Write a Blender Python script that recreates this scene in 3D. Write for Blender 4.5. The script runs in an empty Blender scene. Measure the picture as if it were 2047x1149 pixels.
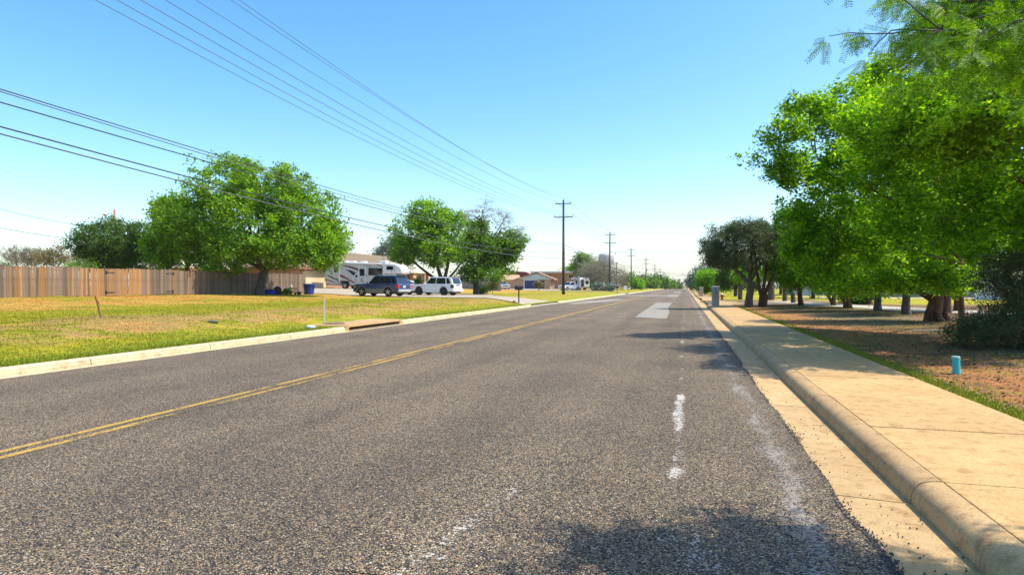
import bpy, bmesh, math, random
import numpy as np
from mathutils import Vector, Matrix
R = math.radians
sc = bpy.context.scene
# ---------------------------------------------------------------- camera, sky, sun, exposure
YAW = 15.38
cam_d = bpy.data.cameras.new("camera"); cam = bpy.data.objects.new("camera", cam_d)
sc.collection.objects.link(cam); sc.camera = cam
cam.location = (0, 0, 1.47); cam.rotation_euler = (R(90), 0, R(YAW))
cam_d.sensor_width = 36.0; cam_d.lens = 36.0 * 1260 / 2047; cam_d.shift_y = -2.5 / 2047
cam_d.clip_start = 0.05; cam_d.clip_end = 20000
SUN_EL, SUN_AZ = 57.0, 10.0            # azimuth measured from +X towards +Y
sun_dir = Vector((math.cos(R(SUN_EL)) * math.cos(R(SUN_AZ)), math.cos(R(SUN_EL)) * math.sin(R(SUN_AZ)), math.sin(R(SUN_EL))))
sl = bpy.data.lights.new("sun", 'SUN'); sl.energy = 3.5; sl.angle = R(0.53); sl.color = (1.0, 0.93, 0.80)
so = bpy.data.objects.new("sun", sl); sc.collection.objects.link(so)
so.rotation_euler = sun_dir.to_track_quat('Z', 'Y').to_euler()
world = bpy.data.worlds.new("World"); sc.world = world; world.use_nodes = True
wn = world.node_tree; wn.nodes.clear()
wo = wn.nodes.new("ShaderNodeOutputWorld"); bg = wn.nodes.new("ShaderNodeBackground")
sky = wn.nodes.new("ShaderNodeTexSky"); sky.sky_type = 'NISHITA'; sky.sun_disc = False
sky.sun_elevation = R(SUN_EL); sky.sun_rotation = R(90 - SUN_AZ)
sky.air_density = 1.0; sky.dust_density = 1.6; sky.ozone_density = 1.6; sky.altitude = 200
hs = wn.nodes.new("ShaderNodeHueSaturation"); hs.inputs['Saturation'].default_value = 1.36; hs.inputs['Hue'].default_value = .495
wn.links.new(sky.outputs[0], hs.inputs['Color']); wn.links.new(hs.outputs[0], bg.inputs[0])
wn.links.new(bg.outputs[0], wo.inputs[0]); bg.inputs[1].default_value = 0.15
sc.view_settings.view_transform = 'Standard'; sc.view_settings.look = 'None'
sc.view_settings.gamma = 1.0; sc.view_settings.use_curve_mapping = False
sc.view_settings.exposure = 1.0
sc.cycles.max_bounces = 8; sc.cycles.transparent_max_bounces = 8; sc.cycles.volume_bounces = 1
# ---------------------------------------------------------------- helpers
rng = np.random.default_rng(7); rnd = random.Random(7)
COL = sc.collection
CS, SN, FPX = math.cos(R(YAW)), math.sin(R(YAW)), 1260.0

def link(name, data, parent=None, **props):
    o = bpy.data.objects.new(name, data); COL.objects.link(o)
    if parent is not None: o.parent = parent
    for k, v in props.items(): o[k] = v
    return o

def thing(name, label, cat, loc=(0, 0, 0), rz=0.0, group=None, data=None):
    o = link(name, data); o.location = loc; o.rotation_euler = (0, 0, rz)
    o["label"] = label; o["category"] = cat
    if group: o["group"] = group
    return o

def mesh(name, V, F, mats, smooth=False, fm=None):
    m = bpy.data.meshes.new(name); m.from_pydata([tuple(v) for v in V], [], [tuple(f) for f in F])
    for x in (mats if isinstance(mats, (list, tuple)) else [mats]): m.materials.append(x)
    if fm is not None: m.polygons.foreach_set("material_index", fm)
    if smooth: m.polygons.foreach_set("use_smooth", [True] * len(m.polygons))
    m.update(); return m

def npmesh(name, V, F, mats, smooth=False, fm=None):
    """V (n,3) array, F (m,k) array, all faces k-gons"""
    m = bpy.data.meshes.new(name); n, k = len(F), F.shape[1]
    m.vertices.add(len(V)); m.vertices.foreach_set("co", np.ascontiguousarray(V, dtype=np.float32).ravel())
    m.loops.add(n * k); m.loops.foreach_set("vertex_index", np.ascontiguousarray(F, dtype=np.int32).ravel())
    m.polygons.add(n); m.polygons.foreach_set("loop_start", np.arange(0, n * k, k, dtype=np.int32))
    for x in (mats if isinstance(mats, (list, tuple)) else [mats]): m.materials.append(x)
    if fm is not None: m.polygons.foreach_set("material_index", np.asarray(fm, dtype=np.int32))
    if smooth: m.polygons.foreach_set("use_smooth", np.ones(n, dtype=bool))
    m.update(calc_edges=True); m.validate(); return m

class MB:
    """collects boxes, prisms, tubes and lathes; build() links them as one mesh object"""
    def __init__(s): s.V = []; s.F = []; s.M = []
    def add(s, V, F, mi=0):
        n = len(s.V); s.V += [tuple(v) for v in V]; s.F += [tuple(i + n for i in f) for f in F]; s.M += [mi] * len(F); return s
    def box(s, x0, x1, y0, y1, z0, z1, mi=0, tz=0, tx=0, ty=0):
        V = [(x0, y0, z0), (x1, y0, z0), (x1, y1, z0), (x0, y1, z0), (x0 + tx, y0 + ty, z1), (x1 - tx, y0 + ty, z1), (x1 - tx, y1 - ty, z1), (x0 + tx, y1 - ty, z1)]
        return s.add(V, [(0, 3, 2, 1), (4, 5, 6, 7), (0, 1, 5, 4), (1, 2, 6, 5), (2, 3, 7, 6), (3, 0, 4, 7)], mi)
    def prism_y(s, prof, y0, y1, mi=0, hw=None):
        """profile in (x, z), extruded along y"""
        n = len(prof)
        V = [(x, y0 if hw is None else -hw(x, z), z) for x, z in prof] + [(x, y1 if hw is None else hw(x, z), z) for x, z in prof]
        return s.add(V, [tuple(range(n)), tuple(range(2 * n - 1, n - 1, -1))] + [((i + 1) % n, i, i + n, (i + 1) % n + n) for i in range(n)], mi)
    def prism_x(s, prof, x0, x1, mi=0):
        n = len(prof)
        V = [(x0, y, z) for y, z in prof] + [(x1, y, z) for y, z in prof]
        return s.add(V, [tuple(range(n - 1, -1, -1)), tuple(range(n, 2 * n))] + [(i, (i + 1) % n, (i + 1) % n + n, i + n) for i in range(n)], mi)
    def tube(s, pts, r, sides=6, mi=0, cap=True):
        pts = [Vector(p) for p in pts]; n = len(pts); rr = r if isinstance(r, (list, tuple)) else [r] * n
        V = []; F = []
        for i, p in enumerate(pts):
            d = (pts[min(i + 1, n - 1)] - pts[max(i - 1, 0)]).normalized()
            a = d.cross(Vector((0, 0, 1)) if abs(d.z) < .9 else Vector((1, 0, 0))).normalized(); b = d.cross(a)
            for k in range(sides):
                t = 2 * math.pi * k / sides; V.append(p + (a * math.cos(t) + b * math.sin(t)) * rr[i])
        for i in range(n - 1):
            for k in range(sides):
                k2 = (k + 1) % sides; F.append((i * sides + k, i * sides + k2, (i + 1) * sides + k2, (i + 1) * sides + k))
        if cap: F.append(tuple(range(sides - 1, -1, -1))); F.append(tuple(range((n - 1) * sides, n * sides)))
        return s.add(V, F, mi)
    def lathe(s, prof, c=(0, 0, 0), sides=16, axis='z', mi=0):
        V = []; F = []
        for r, h in prof:
            for k in range(sides):
                t = 2 * math.pi * k / sides; u, v = r * math.cos(t), r * math.sin(t)
                V.append({'z': (c[0] + u, c[1] + v, c[2] + h), 'y': (c[0] + u, c[1] + h, c[2] + v), 'x': (c[0] + h, c[1] + u, c[2] + v)}[axis])
        for i in range(len(prof) - 1):
            for k in range(sides):
                k2 = (k + 1) % sides; F.append((i * sides + k, i * sides + k2, (i + 1) * sides + k2, (i + 1) * sides + k))
        F.append(tuple(range(sides - 1, -1, -1))); F.append(tuple(range((len(prof) - 1) * sides, len(prof) * sides)))
        return s.add(V, F, mi)
    def data(s, name, mats, smooth=False, bevel=0):
        m = mesh(name, s.V, s.F, mats, smooth, s.M)
        bm = bmesh.new(); bm.from_mesh(m)
        bmesh.ops.recalc_face_normals(bm, faces=bm.faces)
        if bevel:
            es = [e for e in bm.edges if len(e.link_faces) == 2 and e.calc_face_angle(0) > .35]
            bmesh.ops.bevel(bm, geom=es, offset=bevel, segments=2, affect='EDGES', profile=.6, clamp_overlap=True)
        bm.to_mesh(m); bm.free(); return m
    def build(s, name, mats, parent=None, smooth=False, bevel=0, **props):
        return link(name, s.data(name, mats, smooth, bevel), parent, **props)

def copy_tree(o, parent=None):
    c = o.copy(); COL.objects.link(c)
    if parent is not None: c.parent = parent
    for ch in list(o.children): copy_tree(ch, c)
    return c

# ---- value noise on arrays
_perm = np.random.default_rng(3).random(65536)
def vnoise(x, y, seed=0):
    xi = np.floor(x).astype(np.int64); yi = np.floor(y).astype(np.int64); fx = x - xi; fy = y - yi
    fx = fx * fx * (3 - 2 * fx); fy = fy * fy * (3 - 2 * fy)
    h = lambda a, b: _perm[((a * 73856093) ^ (b * 19349663) ^ (seed * 83492791)) & 65535]
    return (h(xi, yi) * (1 - fx) + h(xi + 1, yi) * fx) * (1 - fy) + (h(xi, yi + 1) * (1 - fx) + h(xi + 1, yi + 1) * fx) * fy
def fbm(x, y, octv=4, seed=0):
    a, s, t = 0.0, 1.0, 0.0
    for i in range(octv): a = a + vnoise(x * 2 ** i + 17.3 * i, y * 2 ** i - 9.1 * i, seed + i) * s; t += s; s *= .55
    return a / t
def S(t): t = np.clip(t, 0, 1); return t * t * (3 - 2 * t)
# ---- terrain
XL, XR = -10.80, 3.22        # back of the left kerb, outer edge of the sidewalk
def roll(Y): return np.where(Y > 330, -.00007 * (np.clip(Y, 330, 800) - 330) ** 2 - .0658 * (np.clip(Y, 800, 1200) - 800), 0.0)
def H(X, Y, rough=True):
    X = np.asarray(X, float); Y = np.asarray(Y, float)
    d = XL - X
    L = .15 + .38 * S(d / 3.8) + .30 * S((d - 13) / 14) + .34 * S((-X - 27) / 14) * S((Y - 55) / 7) * (1 - S((Y - 104) / 20))
    e = X - XR
    Rr = .13 + .12 * S(e / 6)
    z = np.where(X < (XL + XR) / 2, L, Rr)
    if rough:
        amp = np.clip(np.maximum(d, e) / 1.5, 0, 1)
        z = z + amp * (.05 * (fbm(X * .5, Y * .5, 3, 5) - .5) + .03 * (fbm(X * 3, Y * 3, 2, 9) - .5))
    return z + roll(Y)
def Hz(x, y): return float(H(x, y, True))
def P(px, py, Z):
    """pixel of the 2047-wide photograph at depth Z metres"""
    r, u = (px - 1023.5) / FPX * Z, (572 - py) / FPX * Z
    return Vector((-SN * Z + CS * r, CS * Z + SN * r, 1.47 + u))
# ---------------------------------------------------------------- materials
def nt(name):
    m = bpy.data.materials.new(name); m.use_nodes = True; n = m.node_tree; n.nodes.clear()
    out = n.nodes.new("ShaderNodeOutputMaterial"); b = n.nodes.new("ShaderNodeBsdfPrincipled")
    n.links.new(b.outputs[0], out.inputs[0]); return m, n, b, out
def N(n, t, **kw):
    x = n.nodes.new("ShaderNode" + t)
    for k, v in kw.items():
        if k in x.inputs: x.inputs[k].default_value = v
        else: setattr(x, k, v)
    return x
def rampn(n, src, stops):
    r = n.nodes.new("ShaderNodeValToRGB"); e = r.color_ramp.elements
    while len(e) < len(stops): e.new(.5)
    for i, (p, c) in enumerate(stops):
        e[i].position = p; e[i].color = (c if isinstance(c, tuple) else (c, c, c)) + (1,)
    n.links.new(src, r.inputs[0]); return r
def mixc(n, fac, a, b, mode='MIX'):
    x = n.nodes.new("ShaderNodeMix"); x.data_type = 'RGBA'; x.blend_type = mode
    for sock, v in ((x.inputs[0], fac), (x.inputs[6], a), (x.inputs[7], b)):
        if hasattr(v, 'is_linked') or hasattr(v, 'links'): n.links.new(v, sock)
        elif isinstance(v, tuple): sock.default_value = v + (1,)
        else: sock.default_value = v
    return x.outputs[2]
def mathn(n, op, a, b=None, c=None):
    x = n.nodes.new("ShaderNodeMath"); x.operation = op
    for i, v in enumerate((a, b, c)):
        if v is None: continue
        if hasattr(v, 'links'): n.links.new(v, x.inputs[i])
        else: x.inputs[i].default_value = v
    return x.outputs[0]
def mat(name, c1, c2=None, scale=4., rough=.7, bump=0., bscale=None, metal=0., wpos=False, spec=.5, stretch=None, coat=0., rand=0.):
    m, n, b, _ = nt(name)
    b.inputs['Roughness'].default_value = rough; b.inputs['Metallic'].default_value = metal
    b.inputs['Specular IOR Level'].default_value = spec
    if coat: b.inputs['Coat Weight'].default_value = coat; b.inputs['Coat Roughness'].default_value = .05
    if c2 is None: c2 = tuple(x * .82 for x in c1)
    co = N(n, "NewGeometry").outputs['Position'] if wpos else N(n, "TexCoord").outputs['Object']
    if stretch:
        mp = N(n, "Mapping"); mp.inputs['Scale'].default_value = stretch; n.links.new(co, mp.inputs[0]); co = mp.outputs[0]
    t = N(n, "TexNoise", Scale=scale, Detail=5., Roughness=.62); n.links.new(co, t.inputs['Vector'])
    r = rampn(n, t.outputs[0], [(.3, c1), (.7, c2)]); col = r.outputs[0]
    if rand:
        oi = N(n, "ObjectInfo"); v = mathn(n, 'MULTIPLY_ADD', oi.outputs['Random'], rand * 2, 1 - rand)
        h = N(n, "HueSaturation"); n.links.new(col, h.inputs['Color']); n.links.new(v, h.inputs['Value']); col = h.outputs[0]
    n.links.new(col, b.inputs['Base Color'])
    if bump:
        t2 = N(n, "TexNoise", Scale=bscale or scale * 6, Detail=6., Roughness=.7); n.links.new(co, t2.inputs['Vector'])
        bp = N(n, "Bump", Strength=bump, Distance=.02); n.links.new(t2.outputs[0], bp.inputs['Height']); n.links.new(bp.outputs[0], b.inputs['Normal'])
    return m
def leafmat(name, c1, c2, c3, trans=.45, rough=.55):
    m, n, b, out = nt(name)
    g = N(n, "NewGeometry")
    r = rampn(n, g.outputs['Random Per Island'], [(0., c1), (.55, c2), (1., c3)])
    t = N(n, "TexNoise", Scale=.9, Detail=3.); n.links.new(g.outputs['Position'], t.inputs['Vector'])
    v = mathn(n, 'MULTIPLY_ADD', t.outputs[0], 1.6, .25)
    h = N(n, "HueSaturation"); n.links.new(r.outputs[0], h.inputs['Color']); n.links.new(v, h.inputs['Value'])
    n.links.new(h.outputs[0], b.inputs['Base Color']); b.inputs['Roughness'].default_value = rough; b.inputs['Specular IOR Level'].default_value = .25
    tr = N(n, "BsdfTranslucent"); gm = N(n, "HueSaturation", Saturation=1.15, Value=1.5, Hue=.485)
    n.links.new(h.outputs[0], gm.inputs['Color']); n.links.new(gm.outputs[0], tr.inputs[0])
    mx = N(n, "MixShader"); mx.inputs[0].default_value = trans
    n.links.new(b.outputs[0], mx.inputs[1]); n.links.new(tr.outputs[0], mx.inputs[2]); n.links.new(mx.outputs[0], out.inputs[0])
    return m
def asphalt(name, paint=None, cover=.55, band=None):
    """chip seal; paint = colour worn into the stones; cover = how much of it is left"""
    m, n, b, _ = nt(name)
    g = N(n, "NewGeometry").outputs['Position']
    v = N(n, "TexVoronoi", Scale=92.); n.links.new(g, v.inputs['Vector'])
    sep = N(n, "SeparateColor"); n.links.new(v.outputs['Color'], sep.inputs[0])
    stones = rampn(n, sep.outputs[0], [(0., (.022, .021, .020)), (.2, (.068, .062, .054)), (.5, (.165, .135, .105)), (.75, (.28, .225, .155)), (.9, (.36, .23, .11)), (1., (.56, .50, .40))])
    crack = rampn(n, v.outputs['Distance'], [(.0, 1.), (.42, 1.), (.72, .16)])
    col = mixc(n, 1., stones.outputs[0], crack.outputs[0], 'MULTIPLY')
    big = N(n, "TexNoise", Scale=.35, Detail=5., Roughness=.6); n.links.new(g, big.inputs['Vector'])
    tone = rampn(n, big.outputs[0], [(.3, (.80, .77, .73)), (.7, (1.28, 1.20, 1.07))])
    col = mixc(n, 1., col, tone.outputs[0], 'MULTIPLY')
    sp = N(n, "SeparateXYZ"); n.links.new(g, sp.inputs[0])
    # wheel tracks run along the road: slightly darker, polished
    tw = mathn(n, 'SINE', mathn(n, 'MULTIPLY', sp.outputs[0], 3.6)); st = N(n, "TexNoise", Scale=1.1, Detail=5., Roughness=.7); mps = N(n, "Mapping"); mps.inputs['Scale'].default_value = (1.6, .05, 1.); n.links.new(g, mps.inputs[0]); n.links.new(mps.outputs[0], st.inputs['Vector'])
    tk = mathn(n, 'ADD', mathn(n, 'MULTIPLY_ADD', tw, .08, .62), mathn(n, 'MULTIPLY', st.outputs[0], .76))
    cb = N(n, "CombineXYZ"); [n.links.new(tk, cb.inputs[i]) for i in range(3)]
    col = mixc(n, 1., col, cb.outputs[0], 'MULTIPLY')
    mp = N(n, "Mapping"); mp.inputs['Scale'].default_value = (1., .35, 1.); n.links.new(g, mp.inputs[0])
    wear = N(n, "TexNoise", Scale=2.6, Detail=8., Roughness=.72); n.links.new(mp.outputs[0], wear.inputs['Vector'])
    fine = N(n, "TexNoise", Scale=38., Detail=3.); n.links.new(g, fine.inputs['Vector'])
    w = mathn(n, 'ADD', mathn(n, 'MULTIPLY', wear.outputs[0], .62), mathn(n, 'MULTIPLY', fine.outputs[0], .38))
    if paint:
        at = N(n, "Attribute", attribute_name="cover")
        lim = mathn(n, 'SUBTRACT', 1., mathn(n, 'MULTIPLY', at.outputs['Fac'], 1.))
        k = mathn(n, 'SMOOTH_MIN', mathn(n, 'MULTIPLY', mathn(n, 'MAXIMUM', mathn(n, 'SUBTRACT', w, lim), 0.), 26.), 1., .1)
        pv = mixc(n, .35, paint, mixc(n, 1., paint, crack.outputs[0], 'MULTIPLY'))
        col = mixc(n, k, col, pv)
    else:
        # bare binder next to the gutter, where the chips have come off
        edge = mathn(n, 'MULTIPLY', mathn(n, 'SUBTRACT', 1., mathn(n, 'MINIMUM', mathn(n, 'MULTIPLY', mathn(n, 'ABSOLUTE', mathn(n, 'SUBTRACT', sp.outputs[0], .74)), 2.2), 1.)), .235)
        k = mathn(n, 'MINIMUM', mathn(n, 'MULTIPLY', mathn(n, 'MAXIMUM', mathn(n, 'SUBTRACT', mathn(n, 'ADD', w, edge), .70), 0.), 11.), .85)
        col = mixc(n, k, col, (.30, .275, .245))
    n.links.new(col, b.inputs['Base Color']); b.inputs['Roughness'].default_value = .85; b.inputs['Specular IOR Level'].default_value = .3
    bp = N(n, "Bump", Strength=.9, Distance=.012); bp.invert = True
    n.links.new(v.outputs['Distance'], bp.inputs['Height']); n.links.new(bp.outputs[0], b.inputs['Normal'])
    return m
def concrete(name, c1, c2, dark=.75):
    m, n, b, _ = nt(name)
    g = N(n, "NewGeometry").outputs['Position']
    t = N(n, "TexNoise", Scale=1.3, Detail=7., Roughness=.65); n.links.new(g, t.inputs['Vector'])
    r = rampn(n, t.outputs[0], [(.32, c1), (.68, c2)])
    t2 = N(n, "TexNoise", Scale=90., Detail=3., Roughness=.6); n.links.new(g, t2.inputs['Vector'])
    r2 = rampn(n, t2.outputs[0], [(.35, dark), (.6, 1.08)])
    t3 = N(n, "TexNoise", Scale=7., Detail=6., Roughness=.75); n.links.new(g, t3.inputs['Vector'])
    r3 = rampn(n, t3.outputs[0], [(.34, (.66, .58, .50)), (.50, (1., 1., 1.))])
    oi = N(n, "ObjectInfo"); ov = mathn(n, 'MULTIPLY_ADD', oi.outputs['Random'], .12, .94)
    h = N(n, "HueSaturation"); n.links.new(ov, h.inputs['Value'])
    n.links.new(mixc(n, 1., mixc(n, 1., r.outputs[0], r2.outputs[0], 'MULTIPLY'), r3.outputs[0], 'MULTIPLY'), h.inputs['Color'])
    n.links.new(h.outputs[0], b.inputs['Base Color']); b.inputs['Roughness'].default_value = .9
    bp = N(n, "Bump", Strength=.35, Distance=.006); n.links.new(t2.outputs[0], bp.inputs['Height']); n.links.new(bp.outputs[0], b.inputs['Normal'])
    return m
def groundmat(name, scale=14.):
    """colour comes from the mesh attribute 'soil' (where grass, straw or bare earth lies), grain from noise"""
    m, n, b, _ = nt(name)
    g = N(n, "NewGeometry").outputs['Position']
    at = N(n, "Attribute", attribute_name="soil")
    t = N(n, "TexNoise", Scale=scale, Detail=8., Roughness=.75); n.links.new(g, t.inputs['Vector'])
    r = rampn(n, t.outputs[0], [(.3, (.55, .5, .5)), (.5, (1., 1., 1.)), (.7, (1.5, 1.42, 1.3))])
    col = mixc(n, 1., at.outputs['Color'], r.outputs[0], 'MULTIPLY')
    t2 = N(n, "TexNoise", Scale=2.3, Detail=6., Roughness=.7); n.links.new(g, t2.inputs['Vector'])
    r2 = rampn(n, t2.outputs[0], [(.35, (.75, .8, .8)), (.65, (1.25, 1.15, 1.05))])
    col = mixc(n, 1., col, r2.outputs[0], 'MULTIPLY')
    n.links.new(col, b.inputs['Base Color']); b.inputs['Roughness'].default_value = .95; b.inputs['Specular IOR Level'].default_value = .1
    bp = N(n, "Bump", Strength=.8, Distance=.04); n.links.new(t.outputs[0], bp.inputs['Height']); n.links.new(bp.outputs[0], b.inputs['Normal'])
    return m
def brickmat(name, c1, c2, mortar, s=1.):
    m, n, b, _ = nt(name)
    geo = N(n, "NewGeometry"); sp = N(n, "SeparateXYZ"); n.links.new(geo.outputs['Position'], sp.inputs[0])
    cb = N(n, "CombineXYZ"); n.links.new(mathn(n, 'ADD', sp.outputs[0], sp.outputs[1]), cb.inputs[0]); n.links.new(sp.outputs[2], cb.inputs[1])
    t = N(n, "TexBrick", Scale=s); t.inputs['Color1'].default_value = c1 + (1,); t.inputs['Color2'].default_value = c2 + (1,); t.inputs['Mortar'].default_value = mortar + (1,)
    t.inputs['Brick Width'].default_value = .22; t.inputs['Row Height'].default_value = .075; t.inputs['Mortar Size'].default_value = .008
    n.links.new(cb.outputs[0], t.inputs['Vector']); n.links.new(t.outputs[0], b.inputs['Base Color']); b.inputs['Roughness'].default_value = .85
    return m
M = {}
M['asphalt'] = asphalt("chip_seal_asphalt")
M['yellow_paint'] = asphalt("worn_yellow_paint", (.52, .33, .07))
M['white_paint'] = asphalt("worn_white_paint", (.52, .48, .42))
M['gutter'] = concrete("tan_gutter_concrete", (.40, .26, .11), (.50, .345, .165))
M['kerb'] = concrete("kerb_concrete", (.38, .235, .10), (.48, .32, .15))
M['walk'] = concrete("sidewalk_concrete", (.40, .245, .09), (.50, .325, .135), .75)
M['lkerb'] = concrete("pale_kerb_concrete", (.48, .39, .23), (.58, .49, .31))
M['drive'] = concrete("driveway_concrete", (.30, .25, .18), (.40, .34, .25))
M['patchc'] = concrete("pale_road_patch", (.22, .20, .165), (.30, .27, .22))
M['gravel'] = concrete("pale_gravel", (.40, .37, .33), (.56, .52, .47), .5)
M['lawn'] = groundmat("patchy_lawn"); M['dirt'] = groundmat("leaf_litter_dirt", 20.)
M['joint'] = mat("dark_joint", (.06, .05, .035), (.10, .09, .04), 8, .95)
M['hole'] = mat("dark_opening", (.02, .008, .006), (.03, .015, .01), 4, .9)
M['rustiron'] = mat("rusty_iron", (.14, .10, .07), (.22, .16, .11), 20, .7, .3, metal=.4)
M['bark'] = mat("grey_bark", (.045, .036, .032), (.13, .11, .095), 7, .9, .9, 26, stretch=(1, 1, .3))
M['redbark'] = mat("red_brown_bark", (.05, .02, .013), (.16, .075, .045), 7, .9, .9, 26, stretch=(1, 1, .25))
M['twig'] = mat("dry_grey_twigs", (.20, .17, .14), (.30, .26, .22), 9, .9)
M['polewood'] = mat("tarred_pole_wood", (.035, .026, .025), (.075, .055, .05), 6, .8, .5, 30, stretch=(1, 1, .15))
M['armwood'] = mat("weathered_crossarm_wood", (.09, .085, .085), (.16, .15, .14), 6, .8)
M['ceramic'] = mat("glazed_insulator", (.16, .17, .18), (.22, .23, .24), 6, .25)
M['wire'] = mat("aluminium_wire", (.09, .095, .11), (.12, .125, .14), 6, .6)
M['cable'] = mat("black_cable", (.03, .03, .035), (.05, .05, .055), 6, .5)
M['tyre'] = mat("tyre_rubber", (.012, .012, .014), (.022, .022, .025), 12, .85)
M['rim'] = mat("alloy_rim", (.45, .46, .48), (.55, .56, .58), 12, .3, metal=.8)
M['darkrim'] = mat("black_rim", (.015, .015, .018), (.03, .03, .034), 12, .4, metal=.2)
M['glass'] = mat("dark_car_glass", (.008, .010, .018), (.012, .014, .024), 3, .06, spec=.9)
M['greenglass'] = mat("tinted_windscreen_glass", (.06, .10, .09), (.12, .17, .15), 3, .08, spec=.9)
M['chrome'] = mat("chrome", (.6, .6, .62), (.65, .65, .67), 3, .15, metal=1.)
M['blackpl'] = mat("black_plastic", (.015, .015, .018), (.03, .03, .033), 20, .55)
M['greypl'] = mat("grey_cladding", (.15, .145, .15), (.18, .175, .18), 8, .45)
M['bluepaint'] = mat("blue_car_paint", (.012, .038, .13), (.016, .045, .15), 2, .3, coat=.8)
M['whitepaint'] = mat("white_car_paint", (.78, .78, .80), (.72, .72, .74), 2, .3, coat=.6)
M['silver'] = mat("silver_car_paint", (.5, .5, .52), (.45, .45, .47), 2, .3, coat=.6, metal=.3)
M['redlens'] = mat("red_lens", (.42, .02, .03), (.5, .03, .04), 3, .2)
M['plate'] = mat("number_plate", (.7, .7, .68), (.6, .62, .62), 9, .5)
M['fibre'] = mat("white_fibreglass", (.76, .75, .72), (.70, .69, .65), 1.2, .4)
M['fibreshade'] = mat("shade_toned_rv_panel", (.52, .52, .49), (.46, .46, .43), 1.2, .5)  # white motorhome wall with its shade put into the colour; also grey trailer side
M['gred'] = mat("dark_red_decal", (.16, .012, .012), (.2, .02, .02), 2, .4)
M['gblack'] = mat("black_decal", (.012, .01, .012), (.02, .015, .02), 2, .4)
M['ggrey'] = mat("grey_decal", (.30, .31, .33), (.25, .26, .28), 2, .4)
M['bin'] = mat("blue_bin_plastic", (.008, .035, .24), (.012, .05, .30), 3, .45)
M['tarp'] = mat("blue_tarp", (.01, .02, .28), (.02, .04, .42), 6, .5, .4)
M['terracotta'] = mat("terracotta", (.42, .16, .07), (.50, .22, .11), 8, .8)
M['teal'] = mat("teal_pipe_plastic", (.02, .40, .42), (.03, .47, .50), 5, .5)
M['tealtop'] = mat("faded_teal_cap", (.25, .42, .40), (.30, .48, .46), 20, .7)
M['stake'] = mat("raw_stake_wood", (.24, .12, .06), (.33, .18, .09), 10, .8)
M['whitemk'] = mat("white_marker_plastic", (.8, .78, .7), (.7, .68, .6), 8, .5)
M['orange'] = mat("orange_flagging", (.45, .09, .03), (.5, .12, .04), 8, .6)
M['hydred'] = mat("red_hydrant_paint", (.45, .05, .02), (.55, .09, .03), 8, .5)
M['stone'] = mat("grey_limestone", (.33, .33, .34), (.44, .43, .42), 5, .9, .7, 25)
M['tanstone'] = mat("tan_limestone", (.42, .33, .24), (.52, .42, .32), 5, .9, .7, 25)
M['mboxblack'] = mat("black_mailbox_metal", (.012, .014, .022), (.02, .024, .034), 6, .4)
M['steel'] = mat("galvanised_steel", (.35, .36, .37), (.45, .46, .47), 8, .4, metal=.6)
M['fence'] = mat("weathered_fence_wood", (.09, .065, .05), (.23, .165, .11), 3.2, .9, .6, 30, stretch=(9, 9, .5), rand=.32)
M['fencetan'] = mat("tan_fence_wood", (.17, .08, .03), (.40, .225, .09), 3.2, .9, .6, 30, stretch=(9, 9, .5), rand=.25)
M['greyfence'] = mat("old_grey_fence_wood", (.20, .19, .20), (.32, .30, .29), 3.2, .9, .5, 30, stretch=(6, 6, .4))
M['rail'] = mat("fence_rail_wood", (.15, .11, .08), (.24, .18, .12), 5, .9)
M['brick'] = brickmat("orange_red_brick", (.42, .17, .08), (.30, .11, .06), (.45, .38, .30))
M['brick2'] = brickmat("tan_brick", (.50, .27, .14), (.42, .2, .11), (.5, .42, .32))
M['roofA'] = mat("brown_shingle", (.14, .10, .06), (.20, .145, .09), 3, .95, .5, 14)
M['roofB'] = mat("terracotta_shingle", (.44, .24, .14), (.52, .31, .20), 3, .95, .4, 14)
M['roofC'] = mat("pale_tan_shingle", (.38, .31, .25), (.46, .39, .31), 3, .95, .4, 14)
M['fasc'] = mat("brown_fascia", (.24, .10, .05), (.30, .13, .06), 3, .7)
M['cream'] = mat("cream_garage_paint", (.62, .48, .28), (.66, .53, .33), 1.5, .6)
M['sage'] = mat("pale_sage_siding", (.46, .52, .45), (.52, .57, .50), 2, .7)
M['bluedoor'] = mat("deep_blue_door_paint", (.012, .02, .10), (.02, .03, .14), 2, .5)
M['trim'] = mat("white_trim_paint", (.75, .74, .70), (.68, .67, .63), 3, .6)
M['winglass'] = mat("house_window_glass", (.02, .03, .04), (.04, .06, .08), 2, .08, spec=.8)
M['barnred'] = mat("dark_red_barn_paint", (.22, .03, .03), (.28, .05, .05), 3, .7)
M['flatroof'] = mat("white_flat_roof", (.7, .7, .68), (.6, .6, .58), 3, .8)
M['wallpale'] = mat("pale_painted_wall", (.50, .50, .52), (.58, .58, .60), 1.5, .8)
M['tankpale'] = mat("pale_tank_steel", (.34, .33, .37), (.42, .41, .45), .5, .6)
M['chips'] = mat("loose_black_chips", (.03, .03, .035), (.10, .09, .08), 40, .8)
M['rock'] = mat("dark_rock", (.06, .06, .07), (.11, .10, .10), 9, .9, .6)
M['greenbox'] = mat("pale_green_lid_plastic", (.38, .46, .42), (.45, .52, .48), 9, .6)
M['hill'] = mat("wooded_hill", (.06, .08, .05), (.09, .10, .06), .01, .95)
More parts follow.
